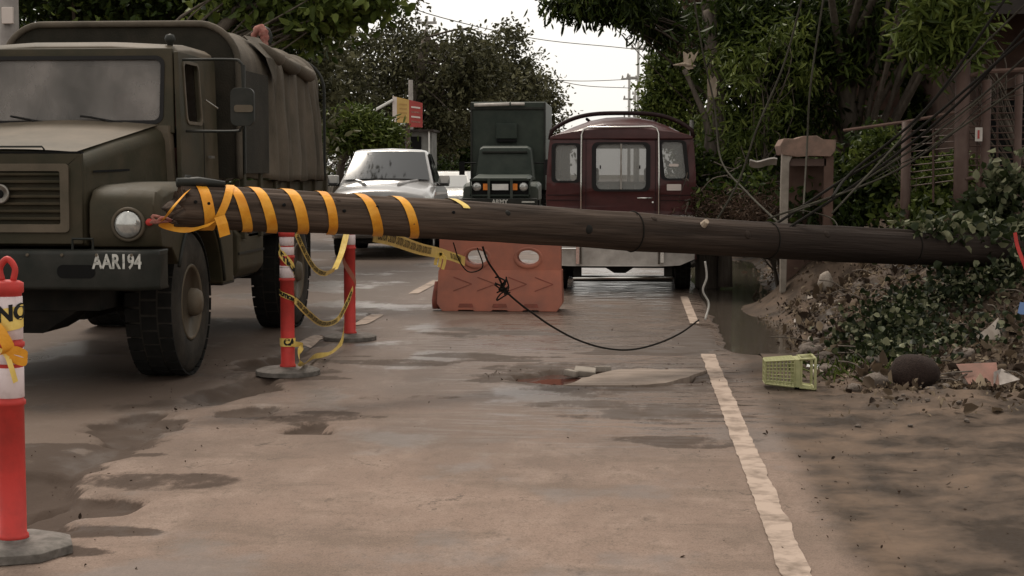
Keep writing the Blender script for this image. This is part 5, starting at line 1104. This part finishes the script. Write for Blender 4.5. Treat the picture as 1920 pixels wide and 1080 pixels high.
c = D(785, 262, 60); root = empty('roadside_kiosk', (c.x, 60, 0), 'small grey kiosk with a flat roof under the sign', 'kiosk')
MB().box(c.x-.5, c.x+.5, 60, 61.5, 0, c.z+.30).build('wall', M['kiosk'], root); MB().box(c.x-.65, c.x+.6, 59.7, 61.7, c.z+.30, c.z+.38).build('roof', M['roofd'], root)
MB().box(c.x-.3, c.x+.1, 59.97, 60, c.z-.4, c.z+.12).build('window', M['black'], root); MB().tube([(c.x+.42, 59.8, 0), (c.x+.42, 59.8, c.z+.35)], .03, 6).build('post', M['white'], root)
# low wall behind the far lane
root = MB().box(-30, -10.4, 70, 70.2, 0, 1.2).box(-13, -12.8, 30, 70, 0, 1.0).build('boundary_wall', M['concrete'], origin=(-12.9, 50, 0)); tag(root, 'low grey boundary wall behind the trees on the far side', 'wall')
# ------------------------------------------------------------------ right: hut, fence, house
root = empty('gate_shelter', (1.87, 17.8, 0), 'small shelter with a reddish slab roof on a pale post, right of the broken trunk', 'shelter')
tp = [(1.585, 1.70), (1.56, 1.80), (1.60, 1.875), (1.72, 1.87), (1.80, 1.90), (1.95, 1.905), (2.02, 1.865), (2.16, 1.86), (2.15, 1.74), (2.10, 1.68), (1.9, 1.685), (1.75, 1.675)]
MB().panel(tp, [], lambda u, v, w: Vector((u, 17.5+w, v)), .7).build('roof_slab', M['brick'], root, bevel=.015)
MB().panel([(1.585, .2), (1.645, .2), (1.66, 1.2), (1.665, 1.62), (1.70, 1.69), (1.585, 1.73), (1.575, 1.2)], [], lambda u, v, w: Vector((u, 17.52+w, v)), .14).build('post', M['concrete'], root, bevel=.01)
MB().box(2.04, 2.14, 17.56, 17.7, .1, 1.69).build('rear_post', M['housew'], root); MB().box(1.66, 2.08, 17.9, 17.95, .1, 1.60).build('back_wall', M['housew'], root)
MB().box(1.66, 2.06, 17.56, 17.62, 1.58, 1.66).build('lintel', M['fence'], root)
o = D(1432, 298, 19); root = MB().loft([[(o.x-.16+.04*k, 19+.05*j+.02*math.sin(k), o.z-.035*j-.02*math.sin(k*.45*PI/2)+.006*nz(k, j, .8)) for k in range(9)] for j in range(3)], close=False, caps=False).build('plastic_sheet', M['cream'], origin=o); tag(root, 'scrap of white plastic sheet hanging left of the shelter', 'plastic sheet')
s_ = root.modifiers.new('s', 'SOLIDIFY'); s_.thickness = .02
root = empty('steel_fence', (3.3, 16.9, .4), 'brown steel fence with round posts and thin rails at the right', 'fence')
def fp(px, yt, Y, r=.045):
    t = D(px, yt, Y); MB().tube([(t.x, Y, .2), t], r, 10).build('post', M['fence'], root, smooth=True); return t
t1 = fp(1700, 228, 17.2, .052); t2 = fp(1806, 112, 16.8, .075); t3 = fp(1850, 150, 16.8, .05); t4 = fp(1911, 140, 16.8, .04)
MB().tube([(t1.x-.6, 17.6, t1.z-.08), (t1.x, 17.2, t1.z-.0), D(1806, 208, 16.8)], .018, 6).build('top_rail', M['pinkwall'], root)
MB().tube([D(1800, 146, 16.8), D(1850, 134, 16.8), D(1925, 130, 16.8)], .025, 6).build('top_rail', M['pinkwall'], root)
b = MB()
for k in range(9): b.tube([D(1700, 246+13*k, 17.2), D(1806, 240+12*k, 16.8)], .0065, 4)
b.build('wire_rails', M['fence'], root)
b = MB()
for k in range(12): b.tube([D(1806, 190+12*k, 16.8), D(1925, 186+12.5*k, 16.8)], .0065, 4)
b.build('wire_rails', M['fence'], root)
b = MB()
for x in (1750, 1832, 1870): b.tube([D(x, 380, 17.0), D(x, 240 if x < 1800 else 150, 17.0)], .012, 5)
b.build('thin_bars', M['fence'], root)
MB().tube([D(1810, 336, 16.75), D(1850, 328, 16.75)], .022, 6).build('lower_rail', M['fence'], root)
a, e = D(1828, 265, 16.7), D(1842, 239, 16.7); o = MB().box(a.x, e.x, 16.69, 16.70, a.z, e.z).build('notice_plate', M['cream'], origin=a); tag(o, 'small white notice plate hung on the brown fence', 'sign')
a, e = D(1833, 260, 16.68), D(1837, 244, 16.68); MB().box(a.x, e.x, 16.683, 16.688, a.z, e.z).build('printed_mark', M['signr'], o)
# house with dark eave
root = empty('house', (7.5, 22, .5), 'dark brown house behind the fence with a deep black eave', 'house')
MB().box(4.6, 12, 22, 28, .3, 5).build('wall', M['housew'], root)
a, e = D(1785, 62, 19.5), D(1925, 30, 19.5)
MB().hexa([(4.05, 19.3, 3.36), (12, 19.3, 3.40), (12, 28, 4.4), (4.1, 28, 4.4)], [(4.05, 19.3, 3.75), (12, 19.3, 3.8), (12, 28, 4.8), (4.1, 28, 4.8)]).build('roof', M['roofd'], root)
for k in range(4): MB().box(4.7+.75*k, 5.25+.75*k, 21.97, 21.998, 1.2, 2.5).build('window', M['black'], root)
MB().box(4.55, 12, 21.6, 22.0, 2.62, 2.75).build('ledge', M['pinkwall'], root)
a = D(1540, 25, 24); root = empty('balcony_wall', (a.x+.2, 24, 1), 'bit of reddish balcony showing through the leaves', 'balcony')
b = MB().box(a.x, a.x+.42, 24, 24.1, a.z-.02, a.z+.03); b.box(a.x, a.x+.42, 24, 24.1, a.z-.30, a.z-.26)
for k in range(5): b.box(a.x+.02+.09*k, a.x+.05+.09*k, 24.02, 24.07, a.z-.27, a.z-.02)
b.build('balustrade', M['pinkwall'], root); MB().box(a.x-.1, a.x+1.2, 24.3, 25, .8, a.z-.3).build('wall', M['housew'], root)
# dark hedge closing the view under the trees
C, Nn, R, cc = crown_pts([(2.6+1.5*k, 29+.5*(k % 2), 1.0, 1.0, .8, 1.3) for k in range(9)]+[(1.9, 34, 1.2, .6, 2, 1.2), (2.2, 44, 1.5, .8, 4, 1.6), (2.6, 60, 2, 1, 8, 2)], 800, 40, .3, 40)
tag(link('undergrowth', leafmesh(C, Nn, .17, R, .45, .2, 40), L1), 'dark undergrowth behind the fence and the shelter', 'undergrowth', kind='stuff')
C, Nn, R, cc = crown_pts([(-11.5-.6*k, 28+5*k, .9, 1.0, 2.2, 1.0) for k in range(9)]+[(-9.5, 95, 2, 4, 2, 2.4), (-16, 90, 3, 5, 3, 4)], 700, 40, .35, 41)
tag(link('undergrowth', leafmesh(C, Nn, .2, R, .45, .2, 41), L1), 'dark undergrowth along the far side behind the vehicles', 'undergrowth', kind='stuff')
# ------------------------------------------------------------------ creepers on the pole end and mound
rng = np.random.default_rng(5); P = []; Nn = []
def patch(cx, cy, rx, ry, n, up=.05, hz=.08):
    for _ in range(n):
        x = cx+rng.normal()*rx; y = cy+rng.normal()*ry; P.append((x, y, hmound(x, y)+up+abs(rng.normal())*hz)); Nn.append((rng.normal()*.6, -.3, .8))
patch(2.0, 12.7, .16, .45, 600); patch(2.15, 13.5, .2, .45, 900, .06, .12); patch(2.75, 14.2, .35, .25, 1000, .06, .13); patch(3.5, 14.5, .4, .3, 700, .08, .15); patch(1.8, 12.3, .12, .25, 260); patch(2.5, 12.9, .3, .3, 350, .03, .06)
P = np.array(P); o = link('creeper_patch', leafmesh(P, np.array(Nn), .055, rng.uniform(0, 1, len(P))**1.6, .75, .1, 50, .7), L4); tag(o, 'tangled creeper leaves spilling down the bank under the pole', 'ground cover', kind='stuff')
P = []; Nn = []
for _ in range(300):
    s = rng.uniform(s_of(1700), Lp); a = PI/2+rng.normal()*.6+.2; r = prad(s)+.01+abs(rng.normal())*.07
    q = PA+rot@Vector((s, r*math.cos(a), r*math.sin(a))); P.append(q); Nn.append(rot@Vector((0, math.cos(a), math.sin(a)*.6)))
for _ in range(200):
    s = rng.uniform(s_of(1690), Lp); q = PA+rot@Vector((s, .1+rng.normal()*.12, .16+rng.normal()*.05+.10*(s-s_of(1690))/2)); P.append(q); Nn.append((rng.normal()*.5, -.6, .5))
o = link('pole_creeper', leafmesh(np.array([tuple(p) for p in P]), np.array([tuple(p) for p in Nn]), .085, rng.uniform(.2, 1, len(P)), .72, .25, 51, .55), L4); tag(o, 'pale green creeper draped over the right end of the fallen pole', 'creeper', kind='stuff')
C, Nn, R, cc = crown_pts([B(1850, 390, 15.5, .22, .12), B(1890, 340, 15.3, .15, .16), B(1880, 400, 15.3, .15, .10), B(1820, 440, 15.6, .2, .03)], 44, 24, .09, 42)
o = link('leafy_bush', leafmesh(C, Nn, .085, np.clip(R+.1, 0, 1), .7, .2, 42), L4, origin=(3.3, 15.4, .5)); tag(o, 'round leafed bush with pale leaves at the right behind the pole', 'bush')
# grass tuft by the basket
P = []; Nn = []
for _ in range(380):
    x = 1.62+rng.normal()*.16+.12*math.sin(_*.7); y = 12.1+rng.normal()*.3; P.append((x, y, hmound(x, y))); Nn.append((rng.normal()*.5, rng.normal()*.4, 1))
o = link('grass_tuft', leafmesh(np.array(P), np.array(Nn), .12, rng.uniform(0, .8, len(P)), .09, .1, 52, .6), L3); tag(o, 'tuft of bright grass behind the green basket', 'grass', kind='stuff')
# leaf litter and debris
P = []; Nn = []
def litter(x0, x1, y0, y1, n):
    for _ in range(n):
        x = rng.uniform(x0, x1); y = rng.uniform(y0, y1)
        if (x < 1.6+.3*nz(x, y, 2) and y > 10) or hmound(x, y) < -.015: 
            if rng.uniform() > .15: continue
        h = hmound(x, y) if x > 1.05 else hroad(x, y)
        P.append((x, y, h+.012+abs(rng.normal())*.02)); Nn.append((rng.normal(), rng.normal(), .35))
litter(1.3, 4.5, 10.9, 17, 17000); litter(1.4, 3.5, 17, 26, 2500); litter(1.2, 3.6, 9.8, 11.2, 260); 
o = link('leaf_litter', leafmesh(np.array(P), np.array(Nn), rng.choice([.022, .035, .055, .10], (len(P), 1), p=[.35, .35, .22, .08]), rng.uniform(0, 1, len(P)), .55, 0, 53, .8), L5); tag(o, 'dead leaves and scraps scattered over the muddy bank', 'litter', kind='stuff')
P = []; Nn = []
for _ in range(120):
    x = rng.uniform(-3.4, .9); y = 5.5+rng.uniform(0, 1)**1.3*13; P.append((x, y, hroad(x, y)+.006)); Nn.append((rng.normal(), rng.normal(), .15))
for _ in range(500):
    y = rng.uniform(5.7, 13); x = -2.8+rng.normal()*.35 if _ % 2 else rng.uniform(.75, 1.6); P.append((x, y, (hroad(x, y) if x < 1.05 else hmound(x, y))+.004)); Nn.append((rng.normal(), rng.normal(), .15))
for _ in range(160):
    a = rng.uniform(0, 6.28); x = -.22+.85*math.cos(a)+rng.normal()*.06; y = 11.72+.56*math.sin(a)+rng.normal()*.05; P.append((x, y, hroad(x, y)+.004)); Nn.append((rng.normal(), rng.normal(), .15))
o = link('road_litter', leafmesh(np.array(P), np.array(Nn), rng.choice([.008, .014, .024], (len(P), 1), p=[.5, .35, .15]), rng.uniform(0, .5, len(P)), .5, 0, 54, .9), L6); tag(o, 'small dark bits of leaf and grit on the road', 'litter', kind='stuff')
b = MB(); rn = random.Random(12)
for k in range(150):
    x = rn.uniform(1.5, 4.2); y = rn.uniform(11, 16.5); z = hmound(x, y)+.02; L_ = rn.uniform(.08, .4); A = rn.uniform(0, PI)
    d = Vector((math.cos(A)*L_, math.sin(A)*L_*.6, rn.uniform(-.02, .12))); b.tube(spline([Vector((x, y, z)), Vector((x, y, z+.02))+d*.5+Vector((0, 0, rn.uniform(0, .04))), Vector((x, y, z))+d], 3), [.006]*7, 4)
tag(b.build('bank_twigs', M['barkp']), 'broken twigs strewn over the muddy bank', 'twigs', kind='stuff')
# stones
def stone_mesh(seed, amp=.25, s=(1, .8, .6)):
    bm = bmesh.new(); bmesh.ops.create_icosphere(bm, subdivisions=3, radius=1)
    for v in bm.verts:
        n_ = 1+amp*noise.noise(v.co*1.1+Vector((seed, 0, 0)))*1.6+amp*.35*noise.noise(v.co*3+Vector((seed, 5, 0))); v.co = Vector((v.co.x*s[0], v.co.y*s[1], v.co.z*s[2]))*n_
    me = bpy.data.meshes.new('stone'); bm.to_mesh(me); bm.free(); me.polygons.foreach_set('use_smooth', [True]*len(me.polygons)); return me
sm = [stone_mesh(i) for i in range(4)]
for k in range(4): sm[k].materials.append(M['stone'])
rn = random.Random(6)
for k in range(120):
    x = 1.5+abs(rn.gauss(0, .9)); y = rn.uniform(11, 16); s = rn.choice((.03, .045, .06, .09, .04))*rn.uniform(.7, 1.3)
    if k > 92: x = rn.uniform(1.15, 2.6); y = rn.uniform(7.2, 11); s = rn.uniform(.008, .022)
    if k < 10: x = rn.uniform(1.45, 2.0); y = rn.uniform(11.2, 14); s = rn.uniform(.05, .10)
    o = bpy.data.objects.new('stone', sm[k % 4]); S.collection.objects.link(o); o.location = (x, y, hmound(x, y)+s*.25); o.scale = (s, s, s); o.rotation_euler = (rn.uniform(-.3,.3), rn.uniform(-.3,.3), rn.uniform(0, 6)); tag(o, 'small muddy stone lying on the bank', 'stone', 'stones on the bank')
def onestone(nm, x, y, s, sc3, m, label, seed, amp=.2, dz=.0):
    me = stone_mesh(seed, amp, sc3); me.materials.append(m); o = bpy.data.objects.new(nm, me); S.collection.objects.link(o); o.location = (x, y, max(hmound(x, y), 0)+dz); o.scale = (s, s, s); return tag(o, label, 'stone')
onestone('boulder', 1.935, 11.25, .175, (1, .8, .74), M['rock'], 'large rounded dark brown boulder on the verge', 2.3, .10, .115)
onestone('stone', 1.70, 11.45, .10, (1.1, .8, .55), M['stone'], 'flat pinkish grey stone just left of the dark boulder', 7.3, .15, .03)
onestone('stone', 1.42, 13.2, .085, (1, .8, .75), M['stone'], 'dark wet stone at the edge of the ditch water', 9.1, .15, .03)
onestone('stone', 1.36, 12.0, .05, (1, .8, .75), M['stonel'], 'pale stone chip behind the green basket', 4.1, .2, .01)
onestone('stone', 1.98, 16.8, .10, (.8, .7, 1), M['stonel'], 'pale upright stone on the bank below the pole', 5.2, .2, .1)
# card scraps
def scrap(pts, m, label, cat='scrap'):
    P = [Vector(p) for p in pts]; o = MB().add(P, [(0, 1, 2, 3)]).build('paper_scrap', m, origin=P[0]); s_ = o.modifiers.new('s', 'SOLIDIFY'); s_.thickness = .004; return tag(o, label, cat)
scrap([(2.32,11.25,.04),(2.52,11.2,.03),(2.55,11.45,.17),(2.28,11.5,.15)], M['card'], 'reddish torn card leaning on the litter right of the boulder')
scrap([(2.48,11.2,.03),(2.68,11.3,.07),(2.58,11.42,.13),(2.50,11.3,.12)], M['cardw'], 'white torn edge of card beside the reddish card')
scrap([(2.62,12.6,.22),(2.86,12.7,.20),(2.88,12.9,.36),(2.76,12.7,.30)], M['stonel'], 'brown triangular sheet lying on the bank at the right')
scrap([(1.32,12.35,.02),(1.46,12.28,.02),(1.47,12.32,.035),(1.33,12.39,.035)], M['white'], 'thin white strip lying behind the green basket')
scrap([(3.05,13.0,.38),(3.2,13.0,.36),(3.2,13.05,.46),(3.08,13.05,.47)], M['bluepl'], 'pale blue plastic scrap at the right edge on the bank')
scrap([(1.62,18.6,.03),(1.95,18.5,.10),(2.0,18.9,.14),(1.7,19.0,.05)], M['bluepl'], 'blue plastic strip in the ditch behind the pole')
for k in range(16):
    x = rn.uniform(1.55, 2.3); y = rn.uniform(14.5, 18.5); z = hmound(x, y)+.02; s = rn.uniform(.03, .08)
    o = scrap([(x, y, z), (x+s, y+.02, z+.01), (x+s*1.1, y+s, z+.04), (x+.01, y+s, z+.03)], M['cardw'] if k % 3 else M['stonel'], 'small pale scrap of rubbish on the bank behind the water', 'rubbish'); o['group'] = 'rubbish scraps on the bank'
# basket (lying on its side, mouth to the right)
root = empty('plastic_basket', (1.08, 11.25, 0), 'lime green plastic basket lying on its side by the verge', 'basket')
def bp(t, a, q):    # t along basket 0 base..1 mouth, (a,q) square param
    hw = .085+.028*t; hh = .078+.028*t
    return Vector((.915+.33*t, 11.28+a*hw*1.1+.05*t*-1*.6, .115+.0*t+q*hh))
b = MB(); NB = 8
def sqr(k, n): 
    u = 4*k/n; s_ = int(u) % 4; f = u-int(u); e = .93
    P_ = [(-1, -1), (1, -1), (1, 1), (-1, 1)]; p, q = P_[s_], P_[(s_+1) % 4]; return (p[0]+(q[0]-p[0])*f, p[1]+(q[1]-p[1])*f)
nr = 28
for j in range(NB+1):
    t = j/NB*.6 if True else 0
    b.tube([bp(t, *sqr(k, nr)) for k in range(nr+1)], .0038 if 0 < j < NB else .007, 4, caps=False)
for k in range(nr): b.tube([bp(0, *sqr(k, nr)), bp(.6, *sqr(k, nr))], .0038 if k % 7 else .008, 4)
for k in range(5): b.tube([bp(0, -1+.5*k, -1), bp(0, -1+.5*k, 1)], .005, 4); b.tube([bp(0, -1, -1+.5*k), bp(0, 1, -1+.5*k)], .005, 4)
b.build('mesh_wall', M['basket'], root)
b = MB(); b.loft([[bp(t, *sqr(k, nr)) for k in range(nr)] for t in (.6, .74)], caps=False); w_ = b.build('collar', M['basket'], root); s_ = w_.modifiers.new('s', 'SOLIDIFY'); s_.thickness = .006
b = MB()
b.tube([bp(1.02, *sqr(k, nr)) for k in range(nr+1)], .010, 6, caps=False); b.tube([bp(.74, *sqr(k, nr)) for k in range(nr+1)], .006, 6, caps=False)
for k in range(0, nr, 7): b.tube([bp(.7, *sqr(k, nr)), bp(1.02, *sqr(k, nr))], .009, 5)
for k in (15, 17, 19, 2, 4): b.tube([bp(.7, *sqr(k, nr)), bp(1.02, *sqr(k, nr))], .004, 4)
b.loft([[bp(t, -1+2*k/8, -1) for k in range(9)] for t in (.72, 1.0)], close=False, caps=False)
b.build('rim', M['basket'], root, smooth=True)
# orange-red strap at the right edge
mb = MB(); P = spline([D(1903, 436, 13.6), D(1908, 462, 13.6), D(1922, 500, 13.6), D(1935, 540, 13.6)], 4); strip(mb, P, [Vector((1, .3, .2)).normalized()]*len(P), .035); o = mb.build('red_strap', M['redpl'], origin=P[0]); tag(o, 'bright red strap hanging at the right edge over the pole', 'strap')
# ------------------------------------------------------------------ wires
def wire(pts, r, m, label, n=8):
    P = spline([p if isinstance(p, Vector) else D(*p) for p in pts], n); o = MB().tube(P, r, 5).build('wire', m, origin=P[0], smooth=True); return tag(o, label, 'wire')
wire([(905, 462, 11.5), (915, 490, 11.5), (935, 520, 11.6), (948, 545, 11.7), (978, 572, 11.8), (1000, 588, 12), (1035, 612, 12.2), (1080, 636, 12.4), (1130, 652, 12.6), (1180, 656, 12.8), (1230, 645, 13.1), (1275, 625, 13.4), (1310, 600, 13.7)], .008, M['wire'], 'black cable drooping from the pole across the barrier to the road')
wire([(850, 455, 11.4), (862, 490, 11.5), (880, 510, 11.6), (905, 500, 11.5), (895, 465, 11.4)], .005, M['wire'], 'thin loop of wire under the pole in front of the left barrier hole')
b = MB(); rn = random.Random(2)
for k in range(7):
    c = D(938+rn.uniform(-6, 6), 538+rn.uniform(-8, 8), 11.65); P = [c+Vector((rn.uniform(-.07,.07), rn.uniform(-.03,.03), rn.uniform(-.07,.07))) for _ in range(4)]; b.tube(spline(P, 5), .006, 5)
tag(b.build('wire_tangle', M['wire'], origin=D(938, 538, 11.65), smooth=True), 'knotted tangle of black wire hanging in front of the barrier', 'wire tangle')
wire([(1300, -10, 19), (1318, 100, 19), (1340, 200, 19), (1352, 300, 18.5), (1400, 360, 17), (1462, 420, 14.2)], .011, M['wireg'], 'grey green guy wire running down past the splintered trunk')
wire([(1506, -10, 17), (1470, 120, 17), (1420, 240, 17), (1385, 340, 17), (1340, 420, 17)], .011, M['wireg'], 'grey wire slanting down left through the dark trees')
wire([(1545, -10, 16), (1520, 160, 16), (1513, 280, 16), (1506, 400, 15)], .010, M['wireg'], 'wire hanging straight down in front of the shelter roof')
for k, (a, b_, c_, d_) in enumerate((((1935, 40), (1800, 190), (1640, 320), (1420, 465)), ((1930, 100), (1780, 230), (1600, 350), (1480, 400)), ((1935, 60), (1700, 260), (1560, 350), (1380, 470)), ((1930, 150), (1800, 240), (1660, 330), (1440, 410)), ((1890, -10), (1740, 200), (1600, 320), (1560, 370)), ((1930, 0), (1820, 110), (1690, 260), (1560, 400)))):
    wire([(*a, 13.4), (*b_, 13.6), (*c_, 13.6), (*d_, 12.9)], .009 if k % 2 else .012, M['wire'] if k % 2 == 0 else M['wireg'], ['thick black cable slanting from the upper right down onto the pole', 'grey cable crossing in front of the brown fence', 'second black cable of the bundle over the fence', 'grey cable lowest in the slanting bundle', 'cable coming from the top beside the dark eave', 'grey cable passing under the dark eave'][k])
for k in range(4):
    wire([(1925, 108+22*k, 14.4), (1850, 170+9*k, 14.4), (1760, 235+10*k+(k % 3)*9, 14.4), (1640, 310+8*k, 14.4)], .0035, M['wireg'] if k % 2 else M['wire'], 'thin strand fanning out in the cable bundle before the fence')['group'] = 'strands of the cable bundle'
wire([(1322, 490, 14.5), (1325, 520, 14.5), (1318, 545, 14.5), (1329, 570, 14.5), (1322, 600, 14.4)], .010, M['wirep'], 'pale crooked cord hanging below the pole over the ditch')
wire([(1345, 430, 12.9), (1385, 465, 12.85), (1420, 440, 13), (1475, 405, 13.6)], .006, M['wireg'], 'thin wire looped over the front of the pole')
wire([(1480, 410, 14), (1500, 395, 14), (1560, 410, 13.8), (1572, 440, 13.6), (1568, 470, 13.6)], .006, M['wireg'], 'thin curled wire lying over the pole below the shelter')
wire([(720, -20, 60), (800, 25, 70), (1000, 72, 90), (1150, 88, 95), (1218, 95, 96)], .022, M['wire'], 'power line crossing the white sky above the trees', 6)
wire([(1000, 147, 90), (1090, 152, 92), (1197, 148, 95)], .02, M['wireg'], 'upper of two short power lines above the van', 6)
wire([(1000, 140, 85), (1090, 160, 90), (1180, 165, 96)], .02, M['wireg'], 'lower of two short power lines above the van', 6)
bpy.context.view_layer.update()
